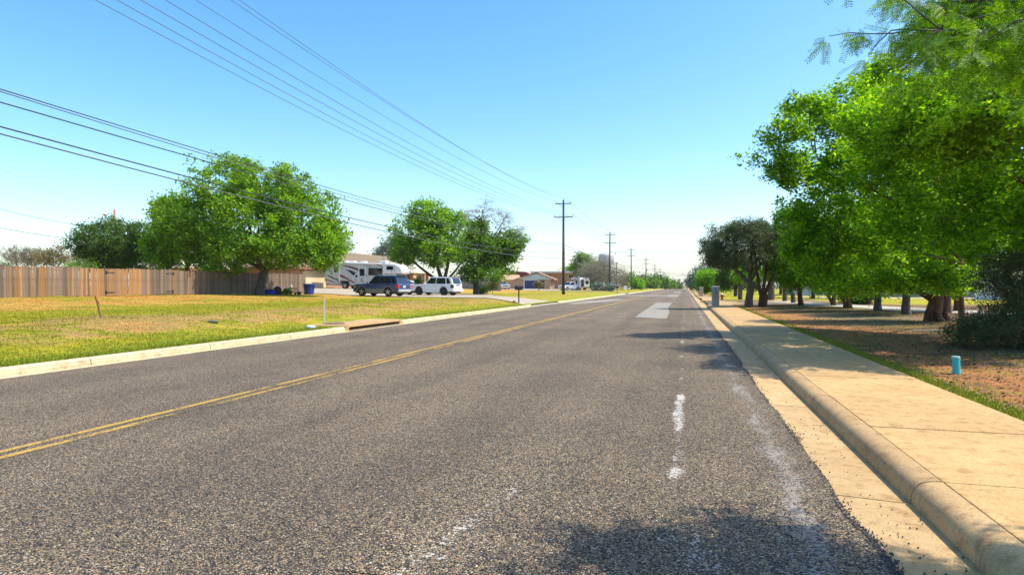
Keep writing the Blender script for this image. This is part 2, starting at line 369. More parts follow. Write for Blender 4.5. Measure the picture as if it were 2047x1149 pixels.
# leaves
M['pecan'] = leafmat("bright_pecan_leaves", (.055, .155, .010), (.13, .29, .016), (.30, .47, .04), .45)
M['elm'] = leafmat("fresh_elm_leaves", (.055, .17, .008), (.145, .34, .012), (.34, .56, .03), .5)
M['oak'] = leafmat("dark_live_oak_leaves", (.028, .07, .014), (.06, .13, .02), (.12, .21, .035), .3)
M['juniper'] = leafmat("grey_green_juniper_foliage", (.035, .065, .028), (.07, .11, .04), (.14, .15, .05), .2)
M['midgreen'] = leafmat("mid_green_leaves", (.045, .12, .014), (.10, .21, .022), (.19, .31, .04), .42)
M['brightbush'] = leafmat("yellow_green_leaves", (.09, .22, .012), (.15, .34, .02), (.25, .46, .04), .5)
M['greybush'] = leafmat("grey_blue_sage_leaves", (.10, .14, .12), (.16, .21, .17), (.25, .29, .22), .2)
M['drybush'] = leafmat("dry_olive_leaves", (.09, .10, .045), (.15, .14, .07), (.21, .18, .10), .3)
M['mesq'] = leafmat("mesquite_leaflets", (.04, .13, .008), (.10, .24, .012), (.24, .42, .03), .42)
M['redbush'] = leafmat("reddish_leaves", (.16, .08, .03), (.12, .14, .03), (.25, .20, .05), .35)
def vcolmat(name, attr, trans=0.):
    m, n, b, out = nt(name); at = N(n, "Attribute", attribute_name=attr)
    n.links.new(at.outputs['Color'], b.inputs['Base Color']); b.inputs['Roughness'].default_value = .9; b.inputs['Specular IOR Level'].default_value = .05
    if trans:
        tr = N(n, "BsdfTranslucent"); n.links.new(at.outputs['Color'], tr.inputs[0]); mx = N(n, "MixShader"); mx.inputs[0].default_value = trans
        n.links.new(b.outputs[0], mx.inputs[1]); n.links.new(tr.outputs[0], mx.inputs[2]); n.links.new(mx.outputs[0], out.inputs[0])
    return m
M['blade'] = vcolmat("grass_blades", "soil", .35)
M['litter'] = vcolmat("dry_leaf_litter", "soil")
# ---------------------------------------------------------------- ground
def grid(xs, ys, zf, name, m, colf=None, **props):
    xs = np.asarray(xs, float); ys = np.asarray(ys, float)
    X, Y = np.meshgrid(xs, ys); Z = zf(X, Y); nx, ny = len(xs), len(ys)
    V = np.stack([X, Y, Z], -1).reshape(-1, 3)
    i = np.arange(nx * ny).reshape(ny, nx)
    F = np.stack([i[:-1, :-1], i[:-1, 1:], i[1:, 1:], i[1:, :-1]], -1).reshape(-1, 4)
    me = npmesh(name, V, F, m, smooth=True)
    if colf is not None:
        c = colf(V[:, 0], V[:, 1]); a = me.color_attributes.new("soil", 'FLOAT_COLOR', 'POINT')
        a.data.foreach_set("color", np.concatenate([c, np.ones((len(c), 1))], 1).astype(np.float32).ravel())
    return link(name, me, None, kind='structure', **props)
def seq(*segs):
    out = []
    for a, b, st in segs: out += list(np.arange(a, b, st))
    return out + [segs[-1][1]]
def lerp(a, b, t): return a * (1 - t)[:, None] + b * t[:, None]
GREEN = np.array([.15, .20, .022]); YGREEN = np.array([.28, .25, .018]); TAN = np.array([.36, .23, .055]); SOIL = np.array([.42, .17, .055]); BROWN = np.array([.24, .15, .08])
def soil_left(X, Y):
    d = XL - X
    n1 = fbm(X * .35, Y * .35, 4, 21); n2 = fbm(X * 1.3, Y * 1.3, 4, 31); n3 = fbm(X * .12, Y * .12, 3, 41); n4 = fbm(X * 3.5, Y * 3.5, 3, 51)
    base = lerp(np.tile(GREEN * .5 + YGREEN * .5, (len(X), 1)), np.tile(YGREEN, (len(X), 1)), S((n2 - .32) / .3))
    base = lerp(base, np.tile(GREEN * 1.25, (len(X), 1)), S((1.3 - d + (n2 - .5) * 2.4) / 1.2) * .75)
    # worn brown strip a couple of metres in from the kerb
    strip = S((d - 1.4 + (n2 - .5) * 1.6) / 1.) * (1 - S((d - 4.6 + (n1 - .5) * 5) / 2.5)) * (1 - S((Y - 30) / 30) * .6)
    k = np.clip(strip * S((n2 * .6 + n4 * .4 - .36) / .16), 0, 1)
    base = lerp(base, np.tile(np.array([.29, .19, .07]), (len(X), 1)), k * .9)
    base = lerp(base, np.tile(SOIL, (len(X), 1)), k * S((n1 - .50) / .16) * S((n2 - .45) / .2) * .45)
    # dry orange band towards the fence and drives
    band = S((d - 11 + (n1 - .5) * 6) / 5) * (1 - S((d - 25) / 3) * .5)
    base = lerp(base, np.tile(TAN * .9 + SOIL * .25, (len(X), 1)), np.clip(band * S((n1 * .5 + n2 * .5 - .38) / .16), 0, 1) * .85)
    base = lerp(base, np.tile(SOIL, (len(X), 1)), np.clip(band * S((n3 - .47) / .1) * S((n2 - .46) / .1), 0, 1) * .7)
    return base * (.8 + .4 * n4)[:, None]
def soil_right(X, Y):
    e = X - XR
    n1 = fbm(X * .5, Y * .5, 4, 61); n2 = fbm(X * 1.7, Y * 1.7, 4, 71); n3 = fbm(X * 4, Y * 4, 3, 81)
    base = lerp(np.tile(BROWN * .6, (len(X), 1)), np.tile(TAN * .75, (len(X), 1)), S((n1 - .42) / .2))
    base = lerp(base, np.tile(np.array([.38, .17, .07]), (len(X), 1)), S((n2 - .38) / .14) * S((3.0 - e) / 1.6) * .9)
    base = lerp(base, np.tile(np.array([.17, .15, .13]), (len(X), 1)), S((n1 - .5) / .1) * S((e - 1.) / 2) * .7)
    base = lerp(base, np.tile(GREEN, (len(X), 1)), S((.25 - e + (n2 - .5) * .9) / .3) * .75)
    base = lerp(base, np.tile(GREEN * .8, (len(X), 1)), S((n3 - .62) / .06) * .5)
    lawn = S((X - 12.2 + (Y - 50) * .12 + (n1 - .5)) / .8) * S((Y - 46) / 3)
    lawn = np.maximum(lawn, S((Y - 62) / 2) * S((X - 3.6) / .5))
    base = lerp(base, lerp(np.tile(YGREEN * 1.15, (len(X), 1)), np.tile(GREEN, (len(X), 1)), S((n2 - .5) / .3)), lawn)
    return base * (.8 + .4 * n3)[:, None]
def far_col(X, Y):
    n1 = fbm(X * .01, Y * .01, 4, 91); return lerp(np.tile(YGREEN * .5, (len(X), 1)), np.tile(BROWN * .8, (len(X), 1)), n1)
def base_z(X, Y):
    r = np.hypot(X, Y); z = -.25 + roll(Y)
    z = z + np.where(Y < 0, 0, 0)
    # low blue hills far off
    hh = S((r - 2300) / 700) * (34 + 26 * fbm(X * .0011, Y * .0011, 4, 15) + 10 * fbm(X * .006, Y * .006, 3, 16) - 10)
    return z + np.where(Y > 300, hh, hh * .8 - .0)
xs = sorted(set([s * v for s in (-1, 1) for v in seq((0, 100, 25), (100, 600, 60), (600, 4800, 120))])); ys = seq((-400, 300, 50), (300, 1300, 25), (1300, 4800, 90))
grid(xs, ys, base_z, "ground", M['lawn'], far_col)
ylawn = seq((-14, 4, 1.), (4, 34, .22), (34, 80, .5), (80, 200, 2.), (200, 900, 12.))
grid(seq((-420, -120, 20.), (-120, -42, 4.), (-42, -24, .6), (-24, XL - .01, .22)), ylawn, lambda X, Y: H(X, Y), "lawn", M['lawn'], soil_left)
grid(seq((XR + .01, 14, .2), (14, 30, .8), (30, 120, 5.), (120, 420, 20.)), ylawn, lambda X, Y: H(X, Y), "park_ground", M['dirt'], soil_right)
# ---------------------------------------------------------------- road
yr = seq((-14, 60, 1.), (60, 900, 8.))
edge = lambda Y: 1.09 + (fbm(Y * 1.3, Y * 0 + 2.2, 4, 8) - .5) * .10 - .05
yr2 = seq((-14, 0, 1.), (0, 30, .12), (30, 80, 1.), (80, 900, 8.))
X = [-10.46, -9.8, -8, -6, -4, -2, -1, 0, .5, .85, 1.0]
Yg = np.array(yr2); rows = []
for y in Yg: rows.append([(x, y, .004 + float(roll(np.array(y)))) for x in X[:-1]] + [(float(edge(np.array(y))), y, .004 + float(roll(np.array(y))))])
V = np.array(rows).reshape(-1, 3); nx = len(X); i = np.arange(len(V)).reshape(-1, nx)
V[0::nx, 0] += (fbm(V[0::nx, 1] * 2., V[0::nx, 1] * 0, 3, 4) - .5) * .07
F = np.stack([i[:-1, :-1], i[:-1, 1:], i[1:, 1:], i[1:, :-1]], -1).reshape(-1, 4)
link("road", npmesh("road", V, F, M['asphalt']), None, kind='structure')
def strip(name, x0, x1, y0, y1, z, m, nxx=2, step=1., **props):
    ysq = seq((y0, min(y1, 60), step), (60, y1, 8.)) if y1 > 60 and y0 < 60 else seq((y0, y1, step if y1 <= 60 else 8.))
    o = grid(np.linspace(x0, x1, nxx), ysq, lambda X, Y: z + roll(Y), name, m, **props); return o
def cover(o, fn):
    me = o.data; n = len(me.vertices); co = np.empty(n * 3, np.float32); me.vertices.foreach_get("co", co); co = co.reshape(-1, 3)
    a = me.attributes.new("cover", 'FLOAT', 'POINT'); a.data.foreach_set("value", fn(co[:, 0], co[:, 1]).astype(np.float32))
for x0 in (-5.89, -5.69):
    o = strip("centre_line", x0, x0 + .09, -10, 500, .008, M['yellow_paint'], 2, .5)
    cover(o, lambda X, Y: np.where(x0 < -5.8, .56, .535) + .10 * (fbm(Y * .25, X * 0 + x0, 3, 3) - .5) + .06 * S((Y - 20) / 60))
o = strip("edge_line", -.20, .06, 3.0, 160, .008, M['white_paint'], 13, .2)
cover(o, lambda X, Y: np.clip(.455 - np.abs((X + .07) / .075) ** 2 * .10 + .06 * (fbm(Y * .5, Y * 0, 3, 13) - .5) + .06 * S((9.2 - Y) / .5) * S((Y - 4.2) / .2) + .03 * S((5.0 - Y) / .4) * S((Y - 4.2) / .2), 0, 1))
o = strip("scraped_patch", -1.75, -.55, 2.9, 5.5, .009, M['white_paint'], 25, .06)
def scr(X, Y):
    fr = fbm(X * 5 - Y * .6, Y * 1.6 + X * 2, 3, 88); t = (np.exp(-(((X + 1.24 - (Y - 4.0) * .10) / .24) ** 2)) * S((5.1 - Y) / .9) + .8 * np.exp(-(((X + .78) / .25) ** 2)) * S((4.0 - Y) / .7) * .8) * (.55 + .9 * fr)
    return np.clip(.30 + .195 * t, 0, 1) * np.where((np.abs(X + 1.15) < .59), 1, 0)
cover(o, scr)
o = strip("scraped_patch", -.52, .26, 2.9, 4.7, .0095, M['white_paint'], 25, .06)
cover(o, lambda X, Y: np.clip(.30 + .165 * np.exp(-(((X - .1) / .45) ** 2)) * S((4.4 - Y) / .6) * S((Y - 2.9) / .3), 0, 1))
def quad_patch(pts, z=.0085):
    V = [(x, y, z + float(roll(np.array(y)))) for x, y in pts]
    link("road_patch", mesh("road_patch", V, [tuple(range(len(V)))], M['patchc']), None, kind='structure')
quad_patch([(-2.32, 30.6), (-1.1, 29.4), (-.82, 29.5), (-.86, 36), (-1.15, 45), (-1.12, 57), (-2.5, 58), (-2.42, 45)])
quad_patch([(-9.6, 52), (-8.8, 51.6), (-7.2, 60), (-6.3, 71), (-7.4, 72), (-9.4, 62)])
quad_patch([(-2.6, 90), (-1.0, 90), (-1.0, 112), (-2.7, 112)])
quad_patch([(-2.6, 140), (-1.0, 140), (-1.0, 170), (-2.6, 170)])
quad_patch([(-9.8, 96), (-2.8, 96), (-2.8, 106), (-9.8, 104)])
# concrete gutters, kerbs, sidewalk: one object for each cast piece
gap = .016
def kerb_prof_r(): return [(1.484, -.1), (1.484, -.012), (1.488, .03), (1.495, .058), (1.505, .083), (1.519, .104), (1.537, .121), (1.558, .133), (1.582, .141), (1.61, .146), (1.64, .149), (1.672, .151), (1.672, -.1)]
def kerb_prof_l(): return [(-10.66, -.1), (-10.66, .05), (-10.675, .10), (-10.70, .135), (-10.735, .15), (-10.79, .148), (-10.79, -.1)]
sw = thing("sidewalk", "tan concrete sidewalk of square slabs beside the right hand kerb", "sidewalk"); sw["kind"] = "structure"; del sw["category"]; del sw["label"]
kr = link("kerb_right", None, kind="structure"); kl = link("kerb_left", None, kind="structure"); gu = link("gutter_right", None, kind="structure")
# bedding seen in the joints
for nm, x0, x1, zz in (("joint_bed", 1.10, 1.50, -.032), ("joint_bed", 1.64, 3.2, .118)):
    strip(nm, x0, x1, -14, 320, zz, M['joint'], 2, 2.)
slab = MB().box(1.684, 3.20, gap / 2, 1.76 - gap / 2, .02, .15).data("slab", M['walk'], bevel=.008)
y = 4.88 - 1.76 * 6; k = 0
while y < 58:
    if not (47 < y < 60): s_ = link("slab", slab, sw); s_.location = (0, y, (rnd.random() - .5) * .006)
    y += 1.76
for a, b in ((60, 330),):
    MB().box(1.684, 3.2, a, b, .0, .15).build("far_slab", M['walk'], sw)
kseg = MB(); kseg.prism_y(kerb_prof_r(), gap / 2, 3.52 - gap / 2); kdat = kseg.data("kerb_stone", M['kerb'], smooth=True); kdat.shade_smooth(); kdat.set_sharp_from_angle(angle=R(40))
gdat = MB().prism_y([(1.0, -.06), (1.0, .004), (1.10, .0015), (1.42, -.014), (1.483, -.012), (1.483, -.06)], gap / 2, 3.52 - gap / 2).data("gutter_slab", M['gutter'])
y = 4.88 - 3.52 * 5; 
while y < 46:
    o = link("kerb_stone", kdat, kr); o.location = (0, y, 0)
    y += 3.52
kend = y
y = 4.88 - 3.52 * 5
while y < 60:
    o = link("gutter_slab", gdat, gu); o.location = (0, y, 0); y += 3.52
gend = y
for a, b in ((61, 66), (74, 112), (120, 330)):
    MB().prism_y(kerb_prof_r(), a, b).build("kerb_stone", M['kerb'], kr)
MB().box(1.0, 1.499, gend, 330, -.06, .003).build("gutter_slab", M['gutter'], gu)
# right hand driveway mouth and gravel path
def Hs(dz): return lambda X, Y: H(X, Y, False) + dz
V = []; ys_ = np.linspace(47, 61, 15)
for y in ys_:
    for x, z in ((1.49, .006), (1.75, .04), (2.4, .13), (3.3, .165), (4.6, float(H(4.6, y, False)) + .03), (6.4, float(H(6.4, y, False)) + .03), (8.4, float(H(8.4, y, False)) + .03)):
        flare = (1 if y in (ys_[0], ys_[-1]) else 0)
        V.append((x, y, z))
F = [(r * 7 + c, r * 7 + c + 1, (r + 1) * 7 + c + 1, (r + 1) * 7 + c) for r in range(14) for c in range(6)]
link("driveway_right", mesh("driveway_right", V, F, M['walk'], True), None, kind='structure')
def ribbon(name, pts, w, m, dz=.03, n=60, jit=0.):
    pts = np.array(pts, float); t = np.linspace(0, len(pts) - 1, n); V = []
    cx = np.interp(t, range(len(pts)), pts[:, 0]); cy = np.interp(t, range(len(pts)), pts[:, 1])
    for _ in range(6): cx[1:-1] = (cx[:-2] + cx[1:-1] * 2 + cx[2:]) / 4; cy[1:-1] = (cy[:-2] + cy[1:-1] * 2 + cy[2:]) / 4
    tx = np.gradient(cx); ty = np.gradient(cy); l = np.hypot(tx, ty); nx, ny = -ty / l, tx / l
    ks = np.linspace(-.5, .5, 7)
    for i in range(n):
        ww = w * (1 + jit * (float(fbm(np.array(i * .7), np.array(.3), 3, 2)) - .5))
        for q in ks: x, yy = cx[i] + nx[i] * q * ww, cy[i] + ny[i] * q * ww; V.append((x, yy, Hz(x, yy) + dz - (.03 if abs(q) == .5 else 0)))
    F = [(r * 7 + c, r * 7 + c + 1, (r + 1) * 7 + c + 1, (r + 1) * 7 + c) for r in range(n - 1) for c in range(6)]
    return link(name, mesh(name, V, F, m, True), None, kind='structure')
ribbon("gravel_path", [(6.5, 54), (8.2, 49), (10.2, 42), (11.8, 36), (14.5, 32), (19, 31), (28, 31)], 3.0, M['gravel'], .035, 70, .5)
ribbon("back_lane", [(12, 73.5), (25, 72), (45, 72), (80, 73)], 2.2, M['gravel'], .05, 40)
# left kerb with the drain and the driveway mouth
lseg = MB().prism_y(kerb_prof_l(), .008, 3.06 - .008).data("kerb_stone", M['lkerb'])
y = .05 - 3.06 * 4
while y < 42.5:
    if not (18.3 < y < 22.3): o = link("kerb_stone", lseg, kl); o.location = (0, y, 0)
    y += 3.06 if not (15 < y < 16) else 3.05
    if 18.3 < y < 18.6: y = 22.62
for a, b in ((54, 118), (124, 330)):
    MB().prism_y(kerb_prof_l(), a, b).build("kerb_stone", M['lkerb'], kl)
strip("gutter_left", -10.66, -10.44, -14, 330, .001, M['lkerb'], 2, 2.)
strip("joint_bed", -10.78, -10.67, -14, 43, .1, M['joint'], 2, 2.)
def drive(name, y0f, y1f, x1, x0, m, dz=.05, apron=True, nx=40, ny=8):
    V = []
    for i in range(nx + 1):
        t = i / nx; x = x1 + (x0 - x1) * t
        for j in range(ny + 1):
            q = j / ny; yy = y0f(x) * (1 - q) + y1f(x) * q
            z = Hz(x, yy) + dz
            if apron: z = z * S((x1 - x) / 1.2) + (.012) * (1 - S((x1 - x) / 1.2))
            V.append((x, yy, float(z)))
    F = [(r * (ny + 1) + c, (r + 1) * (ny + 1) + c, (r + 1) * (ny + 1) + c + 1, r * (ny + 1) + c + 1) for r in range(nx) for c in range(ny)]
    return link(name, mesh(name, V, F, m, True), None, kind='structure')
drive("driveway", lambda x: 44.6 - .9 * float(S((x + 12.6) / 1.9)) + .36 * max(0, -x - 12), lambda x: 51.8 + 2.2 * float(S((x + 12.8) / 1.9)) + .0 * x + float(S((-x - 14) / 9)) * 17, -10.5, -44.4, M['drive'], .05, nx=60, ny=14)
drive("neighbour_driveway", lambda x: 120 + 0 * x, lambda x: 123.5 + float(S((-x - 14) / 7)) * 30, -10.5, -40, M['drive'], .05)
# ---------------------------------------------------------------- grass blades, litter, chips
def blades(name, X, Y, h, w, colf, m, flat=0., kind='stuff', label=None, cat='grass', jit=.25):
    n = len(X); Z = H(X, Y)
    a = rng.random(n) * 2 * np.pi; lean = rng.normal(0, .35, (n, 2)) * h[:, None]
    dx, dy = np.cos(a) * w / 2, np.sin(a) * w / 2
    V = np.empty((n, 3, 3)); V[:, 0] = np.stack([X - dx, Y - dy, Z - .005], 1); V[:, 1] = np.stack([X + dx, Y + dy, Z - .005], 1)
    V[:, 2] = np.stack([X + lean[:, 0], Y + lean[:, 1], Z + h], 1)
    c = colf(X, Y) * (1 - jit + 2 * jit * rng.random((n, 1)))
    me = npmesh(name, V.reshape(-1, 3), np.arange(3 * n).reshape(-1, 3), m)
    at = me.color_attributes.new("soil", 'FLOAT_COLOR', 'POINT'); c = np.repeat(c, 3, 0)
    at.data.foreach_set("color", np.concatenate([c, np.ones((len(c), 1))], 1).astype(np.float32).ravel())
    return link(name, me, None, kind=kind, label=label, category=cat)
def inv_y(n, y0, y1, p=1.6):     # denser near the viewer
    u = rng.random(n); q = 1 - p; return (y0 ** q + u * (y1 ** q - y0 ** q)) ** (1 / q)
n = 170000; Y = inv_y(n, 7., 62., 1.5); X = XL - .01 - 27 * rng.random(n) ** 1.5
dn = fbm(X * 1.3, Y * 1.3, 4, 31); strip_ = S((XL - X - 1.2) / 1.) * (1 - S((XL - X - 5.5) / 2.5))
ok = (rng.random(n) > strip_ * S((dn - .36) / .16) * .75) & ~((Y > 43) & (X > -45)) & ~((X > -12.4) & (Y > 17.9) & (Y < 23.1))
X, Y = X[ok], Y[ok]; n = len(X)
h = (.015 + .035 * rng.random(n) ** 2) * (1 + 1. * (fbm(X * .8, Y * .8, 3, 77) - .4)); h *= 1 + .5 * (XL - X < .5)
def gc(X, Y):
    c = soil_left(X, Y); g = lerp(np.tile(GREEN * 1.2, (len(X), 1)), np.tile(YGREEN * 1.35, (len(X), 1)), rng.random(len(X)))
    return lerp(c * 1.15, g, np.full(len(X), .30) * rng.random(len(X)) * 1.6 * np.where(rng.random(len(X)) > .25, 1, 0))
blades("lawn_grass", X, Y, h, .012 + .012 * rng.random(n) + .0006 * Y, gc, M['blade'], label="yellow green patchy grass on the left verge", cat="grass")
n = 22000; Y = inv_y(n, 3.5, 44., 1.5); X = XR + .01 + np.abs(rng.normal(0, .16, n)); X = np.where(rng.random(n) < .35, XR + .3 + 8 * rng.random(n), X)
ok = (fbm(X * 1.1, Y * 1.1, 3, 71) > .42) | (X < XR + .35); X, Y = X[ok], Y[ok]; n = len(X)
blades("verge_grass", X, Y, .012 + .04 * rng.random(n) ** 1.6, .012 + .01 * rng.random(n) + .0004 * Y,
       lambda X, Y: lerp(np.tile(GREEN * 1.5, (len(X), 1)), np.tile(YGREEN * .9, (len(X), 1)), rng.random(len(X)) ** 2), M['blade'], label="bright green grass fringe along the sidewalk edge", cat="grass")
# dead leaves and bits of bark under the right hand trees
n = 46000; Y = inv_y(n, 4., 44., 1.4); X = XR + .1 + 13 * rng.random(n) ** 1.0
Z = H(X, Y); sz = .012 + .022 * rng.random(n); a = rng.random(n) * 2 * np.pi; tl = rng.normal(0, .35, (n, 2))
u = np.stack([np.cos(a), np.sin(a), tl[:, 0]], 1) * sz[:, None]; v = np.stack([-np.sin(a), np.cos(a), tl[:, 1]], 1) * (sz * .55)[:, None]
c0 = np.stack([X, Y, Z + .012], 1); V = np.stack([c0 - u, c0 - v, c0 + u, c0 + v], 1).reshape(-1, 3)
me = npmesh("leaf_litter", V, np.arange(4 * n).reshape(-1, 4), M['litter'])
pal = np.array([[.22, .13, .06], [.15, .09, .045], [.28, .19, .10], [.12, .075, .05], [.20, .14, .09]]); c = pal[rng.integers(0, 5, n)] * (.7 + .6 * rng.random((n, 1)))
at = me.color_attributes.new("soil", 'FLOAT_COLOR', 'POINT'); c = np.repeat(c, 4, 0)
at.data.foreach_set("color", np.concatenate([c, np.ones((len(c), 1))], 1).astype(np.float32).ravel())
link("leaf_litter", me, None, kind='stuff', label="dry brown leaf litter under the park trees", category="leaf litter")
# loose chips shed on to the gutter
def octa(n, C, r):
    D = np.array([[1, 0, 0], [-1, 0, 0], [0, 1, 0], [0, -1, 0], [0, 0, 1], [0, 0, -1]], float)
    V = C[:, None, :] + D[None] * r[:, None, None] * (.6 + .6 * rng.random((n, 6, 1)))
    f = np.array([[0, 2, 4], [2, 1, 4], [1, 3, 4], [3, 0, 4], [2, 0, 5], [1, 2, 5], [3, 1, 5], [0, 3, 5]])
    return V.reshape(-1, 3), (f[None] + np.arange(n)[:, None, None] * 6).reshape(-1, 3)
n = 2600; Y = inv_y(n, 2.6, 22., 1.8); e = edge(Y); clump = fbm(Y * 1.6, Y * 0, 3, 19)
X = e - .04 + np.abs(rng.normal(0, .035, n)) + np.where(rng.random(n) < .12, rng.random(n) * .42, 0); X = np.minimum(X, 1.49)
ok = (rng.random(n) < S((clump - .35) / .25) + .15); X, Y = X[ok], Y[ok]; n = len(X); r = .0035 + .0055 * rng.random(n)
V, F = octa(n, np.stack([X, Y, .004 + r * .5 - .012 * S((X - 1.1) / .35)], 1), r)
link("loose_gravel", npmesh("loose_gravel", V, F, M['chips']), None, kind='stuff', label="loose black road chips scattered on the gutter edge", category="gravel")
# lifted chips standing proud of the road close to the viewer
n = 26000; Y = inv_y(n, 2.6, 9., 2.0); X = -9 + 10.0 * rng.random(n); keep = np.abs(X) < Y * 1.9 + 1; X, Y = X[keep], Y[keep]; n = len(X)
r = .0035 + .004 * rng.random(n); V, F = octa(n, np.stack([X, Y, .004 + r * .35], 1), r)
m_ch = leafmat("proud_road_chips", (.035, .034, .038), (.13, .11, .095), (.30, .25, .19), 0.)
link("road_chips", npmesh("road_chips", V, F, m_ch), None, kind='stuff', label="small stone chips standing proud of the road surface", category="gravel")
# green leaf and dry twig on the gutter
gl = MB(); gl.add([(0, 0, 0), (.03, .012, .008), (.065, .004, .004), (.03, -.01, .01)], [(0, 3, 2, 1)]); gl.add([(.01, .01, 0), (.03, .035, .006), (.05, .03, .01)], [(0, 1, 2)])
o = gl.build("fallen_leaf", M['brightbush']); o.location = (1.42, 3.18, -.008); o["label"] = "small bright green leaf lying in the gutter at the picture's foot"; o["category"] = "leaf"
tw = MB().tube([(0, 0, .004), (.09, .03, .008), (.16, .02, .004)], .0025, 5).tube([(.09, .03, .008), (.12, .07, .006)], .002, 5)
o = tw.build("twig", M['twig']); o.location = (1.30, 7.3, -.008); o["label"] = "small dry twig lying in the gutter"; o["category"] = "twig"
# ---------------------------------------------------------------- poles and wires
PX = -14.0; PY = [-3.0, 74.0, 121.0, 172.0, 236.0, 307.0, 375.0, 438.0]
def pz(y): return Hz(PX, y)
def make_pole(h=11.2):
    t = thing("utility_pole", "x", "utility pole", group="utility poles along the left side of the road")
    MB().tube([(0, 0, -.3), (0, 0, 3), (0, 0, h)], [.19, .17, .115], 12).build("pole", M['polewood'], t, smooth=True)
    for z, hw, ins in ((h - .42, .95, (-.86, .86)), (h - 2.02, 1.15, (-1.05, -.42, .42, 1.05))):
        a = MB().box(-hw, hw, -.175, -.065, z - .055, z + .055).build("crossarm", M['armwood'], t, bevel=.008)
        ib = [(.018, 0), (.018, .06), (.055, .065), (.05, .09), (.028, .10), (.045, .12), (.04, .15), (.02, .19)]
        for x in ins: MB().lathe(ib, (x, -.12, z + .057), 8).build("insulator", M['ceramic'], a, smooth=True)
        for s in (-1, 1): MB().tube([(s * hw * .55, -.05, z - .05), (s * .06, -.13, z - .48)], .016, 5).build("brace", M['steel'], t)
    MB().lathe([(.02, 0), (.02, .08), (.05, .085), (.028, .12), (.045, .14), (.02, .2)], (0, 0, h + .001), 8).build("insulator", M['ceramic'], t, smooth=True)
    MB().box(-.13, .13, -.21, -.13, 4.75, 5.0).build("cable_clamp", M['blackpl'], t)
    MB().tube([(.17, -.06, 0), (.14, -.06, 4.6)], .02, 5).build("ground_wire", M['cable'], t)
    return t
p0 = make_pole()
plab = ["tall dark utility pole beside the camera, just out of view to the left", "tallest dark utility pole, standing on the grass past the mailbox",
        "second utility pole, rising in front of the water tower", "third utility pole, by the white picket fence and small tree", "fourth utility pole along the left verge",
        "fifth utility pole, with a small transformer on its shaft", "sixth utility pole, two before the road crest", "farthest utility pole before the road crest"]
for i, y in enumerate(PY):
    o = p0 if i == 0 else copy_tree(p0)
    o.location = (PX, y, pz(y)); o["label"] = plab[i]; o.rotation_euler = (0, R([0, 0, .6, -.5, .4, 0, -.8, .5][i]), R([0, 3, -2, 2, 0, -3, 2, 0][i]))
    if i >= 4: MB().lathe([(.02, 0), (.2, .02), (.2, .75), (.1, .82)], (.32, 0, 6.6), 10).build("transformer", M['steel'], o, smooth=True)
W = [(-1.05, 9.27 + .62, (1.06e-3, 0), "lower left"), ]
def wire(name, xo, z0, z1, dz, sag0, rad, m, label, first, group, sag=.8):
    mb = MB()
    for k in range(len(PY) - 1):
        a, b = PY[k], PY[k + 1]; za = z0 if k == 0 else z1 - pz(PY[1]) + pz(a); zb = z1 - pz(PY[1]) + pz(b)
        n = 24 if k == 0 else 10; sg = sag0 if k == 0 else sag * ((b - a) / 65) ** 2
        pts = []
        for i in range(n + 1):
            t = i / n; pts.append((PX + xo, a + (b - a) * t, za + (zb - za) * t - 4 * t * (1 - t) * sg))
        mb.tube(pts, rad * (1 + .25 * k), 4, cap=False)
    o = mb.build(name, m, None, smooth=True); o["label"] = label; o["category"] = "power line" if first else "cable"; o["group"] = group
G1, G2 = "power wires on the crossarms", "thick cables low on the poles"
for xo, co, z1, lab in ((-1.05, (1.06e-3, -.0745, 9.87), 9.98, "lower power wire on the outer left insulator of the lower crossarm"),
        (-.42, (1.07e-3, -.0755, 9.83), 9.98, "power wire on the inner left insulator of the lower crossarm"),
        (.42, (1.05e-3, -.071, 9.65), 9.98, "power wire on the inner right insulator of the lower crossarm"),
        (1.05, (1.05e-3, -.0714, 9.65), 9.98, "power wire on the outer right insulator of the lower crossarm"),
        (-.86, (.95e-3, -.0647, 11.32), 11.55, "power wire on the left end of the upper crossarm"),
        (0, (1.03e-3, -.0696, 11.47), 12.03, "highest power wire, running over the pole tops"),
        (.86, (1.11e-3, -.0766, 11.16), 11.55, "power wire on the right end of the upper crossarm")):
    a, b, c = co; zz0 = a * 9 - b * 3 + c; L = 77.0; wire("power_line", xo, zz0, z1, 0, a * L * L / 4, .011, M['wire'], lab, True, G1)
for xo, co, z1, lab, m, rd in ((0, (5.2e-4, -.031, 5.90), 6.45, "topmost of the low cables crossing the left sky", M['cable'], .013),
        (.17, (6.4e-4, -.0414, 5.89), 6.33, "pale low cable just under the topmost dark one", M['wire'], .012),
        (.17, (5.1e-4, -.0329, 5.59), 5.97, "third low cable down, dark and single", M['cable'], .015),
        (-.17, (7.8e-4, -.0567, 5.38), 5.47, "thick dark cable, second from the bottom", M['cable'], .017),
        (-.17, (7.5e-4, -.0609, 5.276), 4.87, "lowest cable, pale and thick, passing over the big green tree", M['wire'], .017)):
    a, b, c = co; zz0 = a * 9 - b * 3 + c; L = 77.0; wire("overhead_cable", xo, zz0, z1, 0, a * L * L / 4, rd, m, lab, False, G2, .5)
def span(name, A, B, sag, r, m, label, n=20, group=None):
    A, B = Vector(A), Vector(B); pts = [A.lerp(B, i / n) - Vector((0, 0, 4 * (i / n) * (1 - i / n) * sag)) for i in range(n + 1)]
    o = MB().tube(pts, r, 4, cap=False).build(name, m, None, smooth=True); o["label"] = label; o["category"] = "cable"
    if group: o["group"] = group
G3 = "wires crossing the road"
span("overhead_cable", (PX, 121, 8.0), (13, 122, 8.4), .35, .03, M['cable'], "thick dark cable crossing the road from the second pole", group=G3)
span("overhead_cable", (PX, 172, 8.7), (13, 173, 9.2), .7, .03, M['wire'], "thin wire crossing the road from the third pole", group=G3)
